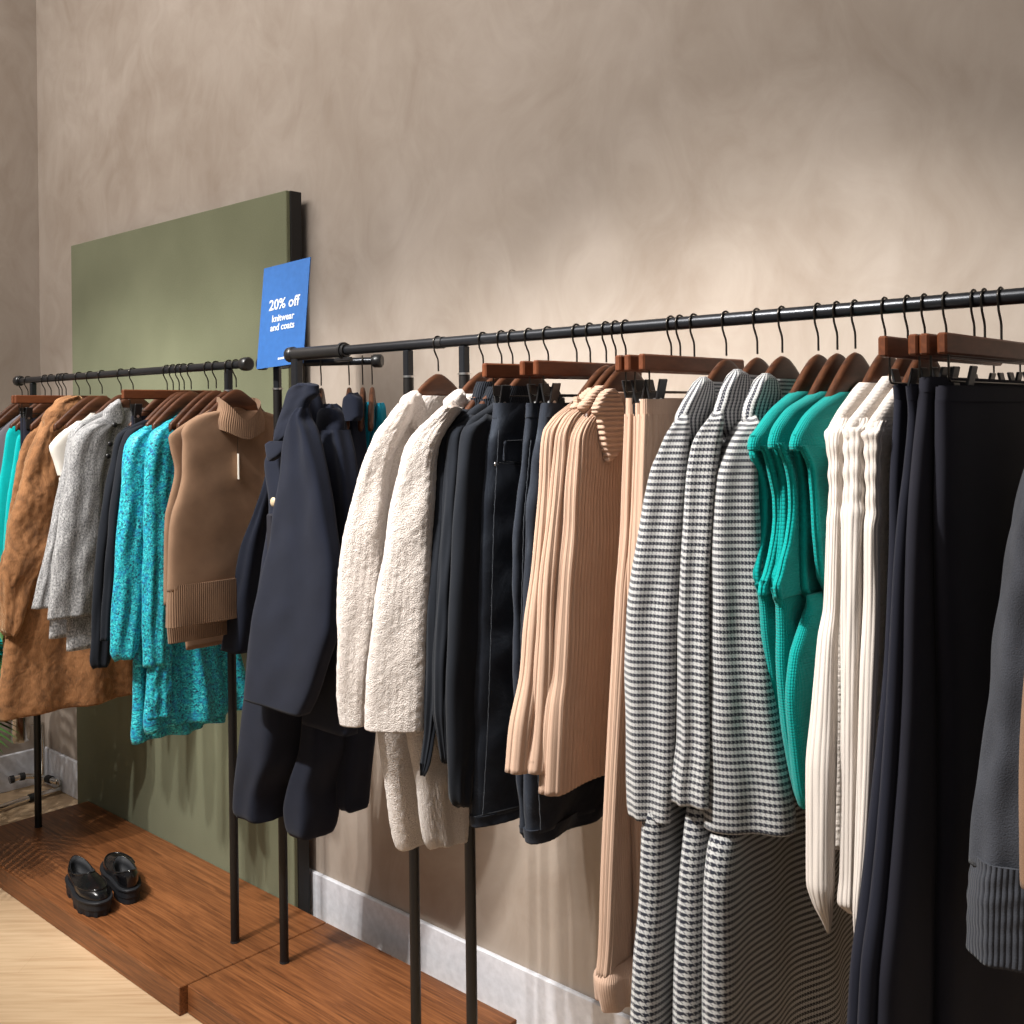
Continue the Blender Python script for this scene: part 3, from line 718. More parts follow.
for h,lb,lb2,top,slv in ((167,'walnut hanger of the left black fine sweater','black fine sweater, left of two, between tweed jacket and turquoise dress',[(413,150),(419,142),(425,130),(431,121),(438,118),(460,117),(560,115),(630,114)],[(428,128,146),(434,118,138),(445,114,132),(460,111.5,129),(490,105,124),(536,98.5,120),(575,94.6,117),(610,93,114),(640,92,112),(662,91,110),(668,94,107)]),
     (179,'walnut hanger of the right black fine sweater','black fine sweater, right of two, its cuff against the turquoise sleeve',[(411,161),(417,153),(422,141),(428,130),(436,126),(460,126),(560,124),(630,123)],[(425,138,156),(431,127,148),(444,121,140),(460,118,138),(489,113,132),(536,108,126),(575,105,122),(620,102,118),(641,101,115)])):
    g=G(h,'left'); hang(g,'coat',lb)
    make(g,'black_sweater',lb2,'sweater','black fine sweaters',[('body','black_knit',[B(*top,b=.010,disp=SOFT(h))]),('sleeve','black_knit',[B(*slv,b=.016,dx=.002,disp=SOFT(h+1))])])
DR=lambda s: folds((4,.0,.014,.1,.1),(9,.0,.008,.3,-.15),(3,.002,.004,.6,0),noise=noise2(s,6,.002))
g=G(184,'left'); hang(g,'coat','walnut hanger of the left turquoise dress')
make(g,'turquoise_dress','turquoise printed dress, left of two, with long sleeve in front of black sweaters','dress','turquoise printed dresses',[
 ('body','turquoise_print',[B((412,180),(416,170),(421,157),(428,143),(434,135),(446,130),(474,129),(560,130),(620,134),(650,138,200,.018),(706,137,215,.026),(734,135.5,221,.030),(741,137,220,.030),b=.014,disp=DR(13),nu=150,nv=110)]),
 ('sleeve','turquoise_print',[B((430,140,164),(437,131,160),(447,126,156),(474,122,151),(517,119,147.5),(575,115,145),(610,113,142.5),(635,111.3,139.5),(652,110.5,136),(660,115,132),b=.026,dx=.010,disp=SOFT(14,.004))])])
g=G(191,'left'); hang(g,'coat','walnut hanger of the right turquoise dress')
make(g,'turquoise_dress','turquoise printed dress, right of two, next to the tan vests','dress','turquoise printed dresses',[
 ('body','turquoise_print',[B((412,186),(416,178),(421,166),(430,155),(440,150),(470,150),(560,152),(640,154,232,.018),(690,151,241,.026),(722,149,247,.032),(730,151,246,.032),b=.016,dx=.006,disp=DR(15),nu=150,nv=110)]),
 ('sleeve','turquoise_print',[B((424,164,182),(432,152,180),(445,147,177),(474,145,175),(520,144,171),(600,143.3,167),(640,143,166.5),(667,143.5,166),b=.024,dx=.018,disp=SOFT(16,.004))]),
 ('cuff_ruffle','turquoise_print',[B((600,153,173),(660,151,171),(695,149.5,170.5),(719,148.5,170),b=.016,dx=.024,disp=SOFT(17,.004))])])
g=G(208,'left'); hang(g,'coat','walnut hanger leaning in the bunch left of the tan vests')
g=G(216,'left'); hang(g,'coat','walnut hanger of the rear tan vest')
make(g,'tan_vest','tan knitted sleeveless vest, rearmost of three','vest','tan knitted vests',[('body','tan_knit',[B((410,203),(418,192),(426,181),(434,174),(445,172),(480,176),(520,172),(575,171),(640,185),(650,186),b=.009)])])
g=G(229,'left'); hang(g,'coat','walnut hanger of the middle tan vest')
make(g,'tan_vest','tan knitted sleeveless vest, middle of three, pale armhole edge showing','vest','tan knitted vests',[('body','tan_knit',[B((405,214),(414,200),(424,184),(432,173),(437,168.5),(446,170),(470,175),(500,169),(517,165.5),(575,164.5),(605,165),b=.012,disp=SOFT(18,.002))]),('hem_band','tan_rib',[B((600,165),(625,166.5),(644,168),b=.0125)])])
g=G(236,'left'); hang(g,'coat','walnut hanger rising out of the tan vest neck')
zc=lambda U,V: -(.030+.030*(1-V))*np.exp(-((U-.25)/.15)**2)
t,_=make(g,'tan_vest','tan mock neck vest in front of the three, hang tag on chest','vest','tan knitted vests',[
 ('body','tan_knit',[B((411,214),(414,203),(420,191),(427,184),(433,181.5),(442,183),(470,183),(495,178.5),(515,172.5),(535,169.5),(580,168.5),(592,168.5),b=.020,dx=.004,disp=folds((2,.0,.001,.12,.1),(5,.0,.001,.35,-.1),noise=noise2(19,5,.001)),nu=130)]),
 ('hem_band','tan_rib',[B((586,168),(605,168),(628,168.5),b=.0235,dx=.004,disp=folds((2,.0,.003,.2,.1),(5,.001,.003,.4,-.1)))]),
 ('collar','tan_rib',[B((397,218.5),(404,218),(412,216),(420,214.5),(428,215),b=.036,dx=.012,top=False,hem=0,zmod=zc,nu=120,nv=24)])])
g2=g; w0,z0=g.wz(237,438,.028)
m_=MB(); m_.pipe([(.030,w0,z0),(.031,w0,z0-.02),(.030,w0,z0-.04)],.0006,6); o=m_.build('tag_string',MAT['button_black'],t)
m_=MB(); m_.box((.031,w0,z0-.072),(.0012,.030,.065),lambda p:(p[0]*.4-p[1]*.9,p[1]*.4+p[0]*.9,p[2])); m_.build('hang_tag',MAT['tag_card'],t)
w1,z1=g.wz(236,421,-.015); m_=MB(); m_.box((-.018,w1,z1),(.001,.030,.010)); m_.build('neck_label',MAT['brand_label'],t)
# ---- oblique rail : navy coats turned side on to the aisle
def midhook(px,py=363):
    d=ray(px,py); nx,ny=-(MY1-MY0),(MX1-MX0); k=(MX0*nx+MY0*ny)/(d[0]*nx+d[1]*ny); return (d[0]*k,d[1]*k,MZ)
MYAW=math.radians(33)
class GG(G): pass
def mg(px): 
    at=midhook(px); return G(0,'mid',-PI/2,at), G(0,'mid',MYAW,at)
NV=lambda s,a=.004: folds((2,a*.6,a*.4,.1,.1),(5,a*.4,a*.1,.3,-.1),noise=noise2(s,6,a*.4))
g,gh=mg(304); hang(gh,'coat','walnut hanger hidden in the front navy coat collar',0,.3)
t,_=make(g,'navy_coat','navy wool coat nearest the tan vests, lapel and broad sleeve showing','coat','navy wool coats',[
 ('body','navy_wool',[B((394,297,318,.05),(408,293,322,.06),(425,285,324,.07),(445,277,326,.08),(462,270,328,.08),(500,274,332,.08),(560,267,334,.08),(640,256,328,.075),(697,249,312,.07),(741,243.5,304,.07),(780,238,292,.07),(796,237.5,291,.07),(805,243,289,.07),(809,252,285,.07),dx=.10,disp=NV(20),nu=130,nv=110,e=5)]),
 ('sleeve','navy_wool',[B((408,298,308),(416,293,310),(430,289,314),(449,286,319),(475,283.5,325),(519,277,332),(546,273,336.5),(566,268,338),(610,258,335),(645,253.5,326),(677,250.5,315),(698,249,306),b=.022,e=6,dx=.20,disp=NV(21,.003),nu=120,nv=100)]),
 ('far_sleeve','navy_wool',[B((418,286,300,.02),(440,276,293,.026),(468,268,283),(490,262,278),(511,255,272),(550,241,266),(575,237,262),(610,230,256.5),(630,226.5,253.5),(647,223.5,251),b=.03,e=4,dx=.055,disp=NV(22,.003))]),
 ('collar','navy_wool',[B((383.5,299,309),(387,293,318),(394,288,318),(402,285.5,310),(412,282,306),(424,278,299),(436,274.5,291),(443,273,283),b=.014,dx=.178,disp=NV(23,.002))]),
 ('lapel','navy_wool',[B((441,270,290),(445,265.5,289),(450,266,286),(456,267,281),(461,268,274),b=.010,dx=.195)])])
for px,py in ((273.5,502),): ball(t,g,'button','button_horn',px,py,.185,.011)
m_=MB(); w1,z1=g.wz(271,527,.18); m_.box((.18,w1,z1-.02),(.012,.022,.10),None,.003); m_.build('belt_loop',MAT['navy_wool_lining'],t)
g,gh=mg(321); hang(gh,'coat','walnut hanger seen edge on above the middle navy coat',0,.25)
make(g,'navy_coat','navy wool coat in the middle of three, turned down flap collar','coat','navy wool coats',[
 ('body','navy_wool',[B((404.5,326,336,.02),(409,320,341,.04),(430,318,346,.05),(460,322,352,.055),(500,328,356,.06),(560,330,356,.06),(640,318,352,.06),(700,306,349,.06),(740,302,346,.06),(780,291,338,.06),(800,288,336.5,.06),(815,289,335,.06),(825,293.5,331,.06),(829,302,324,.06),dx=.07,disp=NV(24),nu=120,nv=100,e=5)]),
 ('sleeve','navy_wool',[B((430,322,346),(460,325,352),(500,329,356),(560,331,357),(620,324,355),(680,311,354),(706,307.5,353.5),(721,306,353.5),b=.022,e=6,dx=.135,disp=NV(25,.003))]),
 ('collar','navy_wool',[B((408,322,338),(413,318.5,342),(424,317.5,344),(434,320,343),(441,324,336),(444,327,332),b=.016,dx=.135)])])
g,gh=mg(349); hang(gh,'coat','walnut hanger seen edge on above the right navy coat',0,.25)
make(g,'navy_coat','navy wool coat at right of three, against teal sweaters','coat','navy wool coats',[
 ('body','navy_wool',[B((393,350,357,.015),(398,346,360,.03),(410,345,362,.04),(430,345,364,.05),(470,346,366,.05),(560,345,368,.05),(640,344,372,.05),(700,343,375,.05),(740,341,373,.05),(780,338.5,369,.05),(797,338.5,367.5,.05),(804,343,366,.05),dx=.035,disp=NV(26,.003),nu=110,nv=90,e=5)]),
 ('collar','navy_wool',[B((394,348,358),(399,344,361.5),(408,343,362.5),(416,343,362.5),(421,345,360),b=.016,dx=.075)])])
for px,lb,lb2,rows in ((362.5,'walnut hanger of the left deep teal sweater','deep teal sweater, left of two, beside the navy coats',[(402,366.5,373.5),(408,364.5,375),(420,364,375),(440,364,374.5),(470,362,372),(560,360,370)]),(372,'walnut hanger of the right deep teal sweater','deep teal sweater, right of two, behind the cream teddy coat',[(403,377,383),(408,376,385),(420,375,386.5),(440,372,386),(470,368,380),(560,366,378)])):
    g,gh=mg(px); hang(gh,'coat',lb,0,.25)
    make(g,'deep_teal_sweater',lb2,'sweater','deep teal sweaters',[('body','deep_teal_knit',[B(*rows,b=.045,dx=.01,disp=SOFT(27))])])
# ---- right rack
BO=fuzz(31,.00045,.016)
g=G(438,'right'); hang(g,'coat','walnut hanger standing clear above the two cream coats')
make(g,'cream_coat','cream boucle coat, left of two, with shawl collar beside navy coats','coat','cream boucle coats',[
 ('body','cream_boucle',[B((396,413),(404,403),(415,394),(431,381),(449,375),(480,374),(540,376),(640,378),(725,381),(794,389.5,470),(838,396.5,470),(848,400,468),b=.030,dx=.012,disp=folds((3,.0,.006,.1,.1),(6,.0,.003,.2,0),noise=noise2(30,5,.002)),micro=BO,nu=200,nv=200)]),
 ('sleeve','cream_boucle',[B((404,399,416),(412,393,414),(420,387,411),(431.5,377,404),(449,369,396),(482,358,388),(519,348,386.5),(546,344,386),(584,339.5,382),(637,338,375),(698,339.5,369),(723,341.5,367),b=.034,e=3.2,tw=(-47,-.2),dx=.0,disp=folds((2,.001,.003,.1,.2),noise=noise2(32,6,.002)),micro=BO,nu=150,nv=190)]),
 ('collar','cream_boucle',[B((390.5,412.5,417.5),(397,403,421),(404,400,424),(412,404,425.5),(421,406,425.5),(432,408,421),(439,409.5,414),b=.016,dx=.044,micro=BO,nu=90,nv=60)]),
 ('neck_lining','taupe_lining',[B((398,432,440),(404,428,444),(412,426,446),(420,425,442),b=.008,dx=.032)])])
g=G(483,'right'); hang(g,'coat','walnut hanger between cream coat collar and black turtlenecks')
make(g,'cream_coat','cream boucle coat, right of two, its sleeve touching black turtlenecks','coat','cream boucle coats',[
 ('body','cream_boucle',[B((394,459),(402,450),(410,441),(420,431),(430,420),(446,412),(480,406),(540,402),(640,404),(729,410),(785,417.5,466),(838,424,464),(848,427.5,462),b=.030,dx=.004,disp=folds((3,.0,.005,.1,.1),(6,.0,.003,.2,0),noise=noise2(33,5,.002)),micro=BO,nu=200,nv=200)]),
 ('sleeve','cream_boucle',[B((408,443,462),(414,436,458),(420,430,454),(430,418,448),(446,407,442),(470,400,439),(502,393,437),(550,386,435),(593,378,433),(652,371,431),(698,367.7,428),(716,367,427),(726,367.2,426),b=.042,e=3.5,tw=(-52,-.2),dx=.0,disp=folds((2,.001,.003,.1,.2),noise=noise2(34,6,.002)),micro=BO,nu=150,nv=190)]),
 ('collar','cream_boucle',[B((389,457.5,462),(396,448.5,465),(402,444,466),(410,446,463),(420,450,456),b=.016,dx=.026,micro=BO,nu=90,nv=50)])])
TN=[(501.5,'walnut hanger of the left black turtleneck','black turtleneck sweater, leftmost of three, against the cream coat sleeve',
  [(402,473),(407,469),(411,462),(416,450),(420,445),(427,441.5),(438,439),(470,441),(600,445),(720,445),(763,446)],[(419,449,466),(427,440.5,458),(438,436.5,453),(461,434.2,450),(520,431.5,447),(583,428,445),(614,426,443),(676,425,441),(729,424,434),(765,420,428),(776,420,423)],[(381.5,478),(388,475.5),(398,473),(408,470)]),
 (512.5,'walnut hanger of the middle black turtleneck','black turtleneck sweater, middle of three',
  [(404,479),(409,472),(413,468),(418,460),(422,456),(429,452),(438,450),(470,453),(600,452),(700,453),(761,455)],[(421,460,478),(429,450.5,470),(438,447.7,465),(461,446,462),(520,442,458),(582,438,455),(629,435,451),(676,432.7,449),(712,432.5,446),(733,436,446),(763,441,447.5)],[(386.5,489),(392,486.5),(400,483),(409,480)]),
 (529,'walnut hanger of the right black turtleneck','black turtleneck sweater, rightmost of three, beside black jeans',
  [(401,495),(407,488),(413,479),(419,471),(427,466),(435,464),(454,465),(520,465),(600,463),(700,461),(780,458),(806,460)],[(420,474,494),(427,465,492),(435,461.5,490),(454,459,487),(500,455,482),(560,452,482),(582,451.4,484),(645,449,488),(680,448,490),(727,448,491),(785,449,472),(803,450,470),(808,455,468)],[(386,502),(392,499),(400,495),(408,492)])]
for h,lb,lb2,top,slv,col in TN:
    g=G(h,'right'); hang(g,'coat',lb)
    make(g,'black_turtleneck',lb2,'sweater','black turtleneck sweaters',[('body','black_knit',[B(*top,b=.012,disp=SOFT(int(h)))]),('sleeve','black_knit',[B(*soft_top(slv,6),b=.017,dx=.004,disp=SOFT(int(h)+1,.002))]),('collar','black_knit_rib',[B(*col,b=.020,nu=110,nv=24)])])
def jeans(h,lb,lb2,rows,waist,hemrows,b,seed,pocket=None,seam=None,yaw=0):
    g=G(h,'right',yaw); hang(g,'clip',lb)
    P=[('legs','black_denim',[B(*rows,b=b,disp=folds((3,.0,.004,.1,.1),(5,.001,.003,.4,.3),noise=noise2(seed,8,.0016,(1,7),(2,10))),nu=130,nv=120)]),
       ('waistband','black_denim',[B(*waist,b=b+.0008,nv=12)]),('hem_band','black_denim',[B(*hemrows,b=b+.0012,nv=10,disp=folds((3,.004,.004,.1,.1),(5,.003,.003,.4,.3),(40,.0006,.0006,0,0)))])]
    if pocket: P.append(('pocket','black_denim',[B(*pocket,b=.0022,dx=b-.0005,nv=16)]))
    t,_=make(g,'black_jeans',lb2,'jeans','black jeans on clip hangers',P)
    if seam:
        t_=np.arange(len(seam)); pts=[]
        for i in np.linspace(0,len(seam)-1,150):
            py=np.interp(i,t_,[s[0] for s in seam]); px=np.interp(i,t_,[s[1] for s in seam]); dx=np.interp(i,t_,[s[2] for s in seam]); w,z=g.wz(px,py,dx); pts.append((dx+.0005*math.sin(i*44),w,z))
        m=MB(); m.pipe(pts,.0010,6); m.build('side_seam',MAT['denim_seam'],t)
    return g,t
g,t=jeans(548,'clip hanger of the left black jeans','black denim jeans, left of three, back pocket showing',[(404,495),(422,493),(444,488),(469,485.5),(516,481.5),(560,479.5),(640,476.5),(727,474),(818,472.5)],[(403,494.5),(419,493)],[(816,472.3),(827,472)],.020,41,[(441,505,523),(444,504,523),(460,503,522.5),(462,505,521)],[(430,499,.021),(520,494,.022),(640,491,.022),(727,488,.022),(815,483,.022)],math.radians(-9))
ball(t,g,'rivet','steel_ring',496,464,.021,.004)
def stitch(t,g,name,mat,pts,dx,r=.0007):
    L=[]
    for (a,b),(c,d) in zip(pts[:-1],pts[1:]):
        for i in range(8): L.append((dx,)+g.wz(a+(c-a)*i/8,b+(d-b)*i/8,dx))
    L.append((dx,)+g.wz(*pts[-1],dx)); m=MB(); m.pipe(L,r,6); return m.build(name,MAT[mat],t)
stitch(t,g,'pocket_seam','denim_seam',[(495,462),(505,463.5),(523,466)],.0215)
stitch(t,g,'pocket_seam','denim_seam',[(523,440),(504,441),(504.5,461),(523,463)],.0225)
stitch(t,g,'hem_seam','denim_seam',[(474,817),(500,811),(520,806)],.0222)
g,t=jeans(576.6,'clip hanger of the middle black jeans','black denim jeans, middle of three, seen on edge',[(404,527),(420,526.3),(438,525),(461,522.5),(500,518),(551,513.7),(614,514),(676,514.7),(773,517.5),(834,522)],[(403,527),(418,526)],[(827,521.5),(838,523.5)],.012,43,None,[(440,531,.011),(520,524,.012),(640,521,.012),(727,522,.012),(830,527,.012)])
g,t=jeans(590,'clip hanger of the right black jeans','black denim jeans, right of three, wide hem below beige tops',[(404,543),(420,540.5),(438,537.5),(469,533),(516,528),(582,525.6),(660,524),(773,525.5),(834,527,612)],[(403,543),(418,541)],[(830,527,612),(844,528,611)],.018,44,None,[(640,535,.019),(727,536,.019),(830,541,.019)])
BC=[(606,'walnut hanger of the left beige cardigan','beige ribbed cardigan, left of three, beside black jeans',[(391,588),(398,582),(404,574),(410,566),(416,558),(423,552),(432,546.5),(447,544.5),(482,543),(526,540),(597,533),(676,526),(728,517.5),(773,513)],.013,[(387.5,588,598),(393,582,598),(401,576,595),(408,570,588),(411,572,580)]),
 (615.6,'walnut hanger of the middle beige cardigan','beige ribbed cardigan, middle of three',[(389,597),(398,590),(408,580),(415,570),(421,565),(436,558.5),(455,557),(499,553),(526,550),(588,544),(676,540),(740,535),(773,531)],.013,[(385.5,596,606),(391,590,607),(399,584,605),(407,578,600),(413,580,590)]),
 (625.6,'walnut hanger of the right beige cardigan','beige ribbed cardigan, right of three, large ribbed collar points down',[(392,607),(400,601),(410,592),(418,584),(425,578.5),(438,573),(459,571),(499,568),(526,567),(580,562),(676,556),(705,552),(754,549),(794,547)],.017,None)]
for h,lb,lb2,rows,b,col in BC:
    g=G(h,'right'); hang(g,'coat',lb)
    P=[('body','beige_rib',[B(*rows,b=b,dx=.0,e=5.5,disp=folds((3,.0,.006,.05,.1),(5,.001,.005,.4,-.1),noise=noise2(int(h),5,.0015)),rib=(.0095,.0034),nu=760,nv=90)])]
    if col: P.append(('collar','beige_band',[B(*col,b=.010,dx=.012,swap=True,nu=90,nv=60,micro=lambda s,t:.0005*np.sin(t/.0085*2*PI))]))
    else: P.append(('collar','beige_collar',[B((388.5,606.5,614),(393,601,617),(400,597,620),(410,593,622.5),(420,598,624.5),(431,600,626.5),(438,600.8,627),(446,601.8,624),(455,604,616.5),(464,606.3,608.5),b=.009,dx=.026,swap=True,nu=90,nv=120,e=5,micro=lambda s,t:.00025*np.sin(t/.0098*2*PI))]))
    make(g,'beige_cardigan',lb2,'cardigan','beige ribbed cardigans',P)
BP=[(671,'clip hanger of the left beige trousers','beige ribbed trousers, left of three, flared frill hem in full view',[(414,627),(430,626.6),(490,624.5),(526,623.5),(588,619,690),(658,615.5,684),(780,609.8,668),(875,606,660),(947,604,652),(978,601.5,648)],[(398,627),(418,626.8)],[(968,603,646,.014),(978,598,648,.022),(985,595.8,649,.026),(1000,597.5,649,.028),(1012,600,648,.029)],.012),
 (680,'clip hanger of the middle beige trousers','beige ribbed trousers, middle of three',[(416,636),(430,636),(500,634),(588,630,698),(700,631,694),(780,633,690),(899,637,684),(978,638,680)],[(403,636),(420,636)],[(968,638,682),(985,635,684),(1005,637,684)],.009),
 (694,'clip hanger of the right beige trousers','beige ribbed trousers, right of three, touching a houndstooth sleeve',[(414,641),(430,640.5),(490,638.5),(588,636,706),(700,640,704),(800,646,702),(978,652,700)],[(399,641.3),(418,641)],[(968,652,702),(985,649,704),(1005,651,704)],.013)]
for h,lb,lb2,rows,waist,hem,b in BP:
    g=G(h,'right'); hang(g,'clip',lb)
    make(g,'beige_trousers',lb2,'trousers','beige ribbed trousers',[
     ('legs','beige_rib',[B(*rows,b=b,e=5,disp=folds((3,.0,.005,.05,.1),(5,.0,.003,.4,-.1)),rib=(.0075,.0022),nu=420,nv=90)]),
     ('waistband','beige_band',[B(*waist,b=b+.001,nv=12)]),('hem_frill','beige_band',[B(*hem,b=b+.010,e=4,disp=folds((5,.001,.006,.1,0),(9,.0,.003,.3,0)),nv=30,nu=140)])])
HT=lambda s,a=.004: folds((3,a*.2,a*2.2,.1,.1),(6,a*.1,a*1.4,.35,-.1),noise=noise2(s,6,a*.35))
HS=[(726,'walnut hanger of the left houndstooth coat','black and white houndstooth coat, left of three, beside beige trousers',
  [(382,700),(392,693),(404,685),(416,680),(432,671),(451,666),(490,664),(600,662),(780,656),(823,650),(899,647),(970,641),(1230,634)],
  [(424,675,690),(432,668,690),(451,659,689),(467,652,688),(490,647,687),(535,639.5,683.5),(574,633,681.5),(617,628.6,680),(670,628,679.5),(735,629.7,677.5),(785,631,675.5),(803,632,673.5),(814,633.6,672.5)],
  [(376.5,700.5,706),(383,694.5,711.5),(395,688,713),(405,682.5,713),(420,677,711),(435,680,707),(450,685,701),(462,688,694)]),
 (757,'walnut hanger of the middle houndstooth coat','black and white houndstooth coat, middle of three, narrow strip between two sleeves',
  [(375,733),(384,728),(399,722),(409,717),(428,705),(445,698),(480,697),(600,699),(780,699),(811,693),(887,686),(1230,679)],
  [(420,708,724),(428,701,723),(446,692,721),(477,687,717),(526,684.5,713),(574,682,710),(670,680.5,709.5),(735,681,709.5),(770,677,709.5),(785,674.8,709),(800,675.2,708.8)],
  [(369,734,740),(376,728.5,748),(390,722,750.5),(399,719.5,750.5),(412,716,748),(428,719,744),(445,724,738),(460,727,732)]),
 (782,'walnut hanger of the right houndstooth coat','black and white houndstooth coat, right of three, wide sleeve beside green vests',
  [(379,761),(388,756),(402,749),(413,745),(434,732),(453,726),(500,728),(640,728),(780,727),(822,724),(850,716),(899,712),(1230,714)],
  [(425,738,757),(434,730,756),(453,721.6,754),(477,713.7,755),(516,710,757.5),(560,709,759.5),(606,709,763),(670,709,770),(735,709,781),(780,709.5,790),(810,708.8,794),(826,708.7,795)],
  [(373,762.5,769),(381,755.5,776),(395,750,779),(403,746.5,778.5),(416,744,775),(432,747,770),(448,752,764),(462,755,759)])]
for i,(h,lb,lb2,top,slv,col) in enumerate(HS):
    g=G(h,'right'); hang(g,'coat',lb)
    make(g,'houndstooth_coat',lb2,'coat','houndstooth coats',[
     ('body','houndstooth',[B(*top,b=(.020,.017,.022)[i],disp=HT(50+i,.0045),nu=150,nv=130)]),
     ('sleeve','houndstooth',[B(*soft_top(slv,9,.012),b=(.030,.026,.036)[i],e=4.5,tw=((-60,-.2),(-60,-.2),(-47,-.17))[i],dx=(0,-.002,0)[i],disp=HT(55+i,.0022),nu=120,nv=120)]),
     ('collar','houndstooth',[B(*col,b=.011,e=5,dx=.026,swap=True,nu=80,nv=50)])])
m=MB()
TV=[(818,'walnut hanger of the left green vest','emerald green knit vest, left of three, beside houndstooth sleeve',
  [(391.5,793),(395,788),(400,782),(405,776),(413,768.5),(421,762.5),(430,756),(438,750.5),(447,748.8),(451,749.5)],
  [(445,749.3),(454,749.2),(465,753),(477,757),(500,759),(516,759),(539,757),(560,753.5),(575,752),(586,753.3),(594,757)],
  [(446,759),(454,763),(477,768.5),(500,772.5),(516,773),(531,772),(555,768),(575,763),(586,759),(596,758)],
  [(584,754,None,.003),(592,757,None,.010),(600,760),(633,763),(656,766),(689,771),(728,781),(760,789),(790,795),(797,798)]),
 (837,'walnut hanger of the middle green vest','emerald green knit vest, middle of three',
  [(391.5,814),(398,804),(408,788.5),(418,780),(427,774),(435,771),(444,769.3),(449,770)],
  [(442,770),(452,771.5),(465,775),(477,777.5),(500,779),(516,779),(562,774),(578,770),(588,769.5),(598,774)],
  [(443,776),(450,778),(469,785),(490,788),(505,788.5),(539,785),(560,780),(575,776.5),(588,773),(600,775)],
  [(588,770.5,None,.003),(598,773,None,.010),(606,777),(633,778),(656,778),(718,783),(760,790),(796,798)]),
 (855,'walnut hanger of the right green vest','emerald green knit vest, right of three, elbow of its armhole against cream cardigan',
  [(392,833),(400,822),(410,810),(418,803),(428,797),(436,793),(446,790.8),(451,792)],
  [(446,791.5),(460,794.5),(485,798),(516,798.5),(560,798.5),(586,799.5),(600,805),(612,812)],
  [(446,798),(452,801),(469,807.5),(500,810.5),(530,812),(547,813.5),(575,816.5),(597,825),(606,826)],
  [(596,806,None,.003),(606,806,None,.010),(616,803.5),(640,796),(656,791.6),(698,788),(747,792),(796,798.6),(808,803)])]
for h,lb,lb2,sh_,bk,fr,lo in TV:
    g=G(h,'right'); g.lim=.2; hang(g,'coat',lb)
    make(g,'green_vest',lb2,'vest','emerald green vests',[
      ('shoulders','teal_knit',[B(*sh_,b=.016,dx=.002)]),
      ('back_panel','teal_knit',[B(*[(a,q+2) for a,q in bk],b=.003,dx=-.010)]),('front_panel','teal_knit',[B(*[(a,q+2) for a,q in fr],b=.003,dx=.013)]),('armhole_band','teal_rib',[B(*[(a,q,q+8.5) for a,q in bk],b=.0062,dx=-.010),B(*[(a,q,q+8.5) for a,q in fr],b=.0062,dx=.012)]),
      ('lower_body','teal_knit',[B(*lo,b=.014,dx=.002,disp=folds((2,.0,.003,.1,.1),(5,.0,.002,.3,.2)))])])
crump=lambda s: (lambda U,V,S,Z: .0010*np.sin(V*2*PI*26+.8*np.sin(2*PI*U)+1.5*np.sin(V*23))*np.clip((.24-V)*9,0,1)+noise2(s,5,.0006)(U,V))
CK=[(885,'walnut hanger of the left cream cardigan','cream cable knit cardigan, left of three, beside green vests',
  [(383,861),(390,855),(399,848.5),(410,840),(418,835),(426,830.5),(432,828),(441,829),(460,835),(600,836),(700,836),(850,834)],
  [(418,838,852,.006),(424,831,850,.016),(432,826,846),(441,825.3,844),(454,828,843),(500,829,842),(516,827.5,841.5),(562,826,840),(609,824,839),(640,818.5,837.5),(680,815,836.5),(718,812,836),(777,807,835),(840,807,834),(891,807.3,833.5),(908,812,832.5),(927,823,831.5),(934,827,830)]),
 (907.5,'walnut hanger of the middle cream cardigan','cream cable knit cardigan, middle of three',
  [(376.5,884),(385,878),(397,869.5),(408,861),(416,854.5),(425,848),(432,846),(441,847),(460,852),(600,856),(700,857),(880,855)],
  [(418,857,872,.006),(424,850,870,.016),(432,843.7,866),(441,844,866),(454,844.5,865),(500,844.3,864.5),(513,842,866),(531,842.5,864),(609,842,862),(679,841.6,860),(816,841,857.5),(880,840,856.5),(908,838,856),(916,848,855.5)]),
 (924.6,'walnut hanger of the right cream cardigan','cream cable knit cardigan, right of three, beside navy trousers',
  [(388,894),(398,886.5),(408,880),(418,873),(427,868),(435,866),(447,868),(470,872),(600,876),(760,872),(900,864)],
  [(421,874,886,.006),(427,868,884,.016),(435,862.7,882),(447,865,880.5),(500,866.6,879.5),(512,866,881),(530,864.5,878.5),(594,864,879),(679,860,877),(780,858,873),(870,855,867),(915,853,861),(937,854,857.5)])]
for i,(h,lb,lb2,top,slv) in enumerate(CK):
    g=G(h,'right'); g.lim=.2; hang(g,'coat',lb)
    make(g,'cream_cardigan',lb2,'cardigan','cream cable knit cardigans',[
     ('body','cream_cable',[B(*top,b=.013,disp=SOFT(60+i,.002),nv=90)]),
     ('sleeve','cream_rib',[B(*slv,b=.024,dx=.004,disp=crump(63+i),nv=150)])])
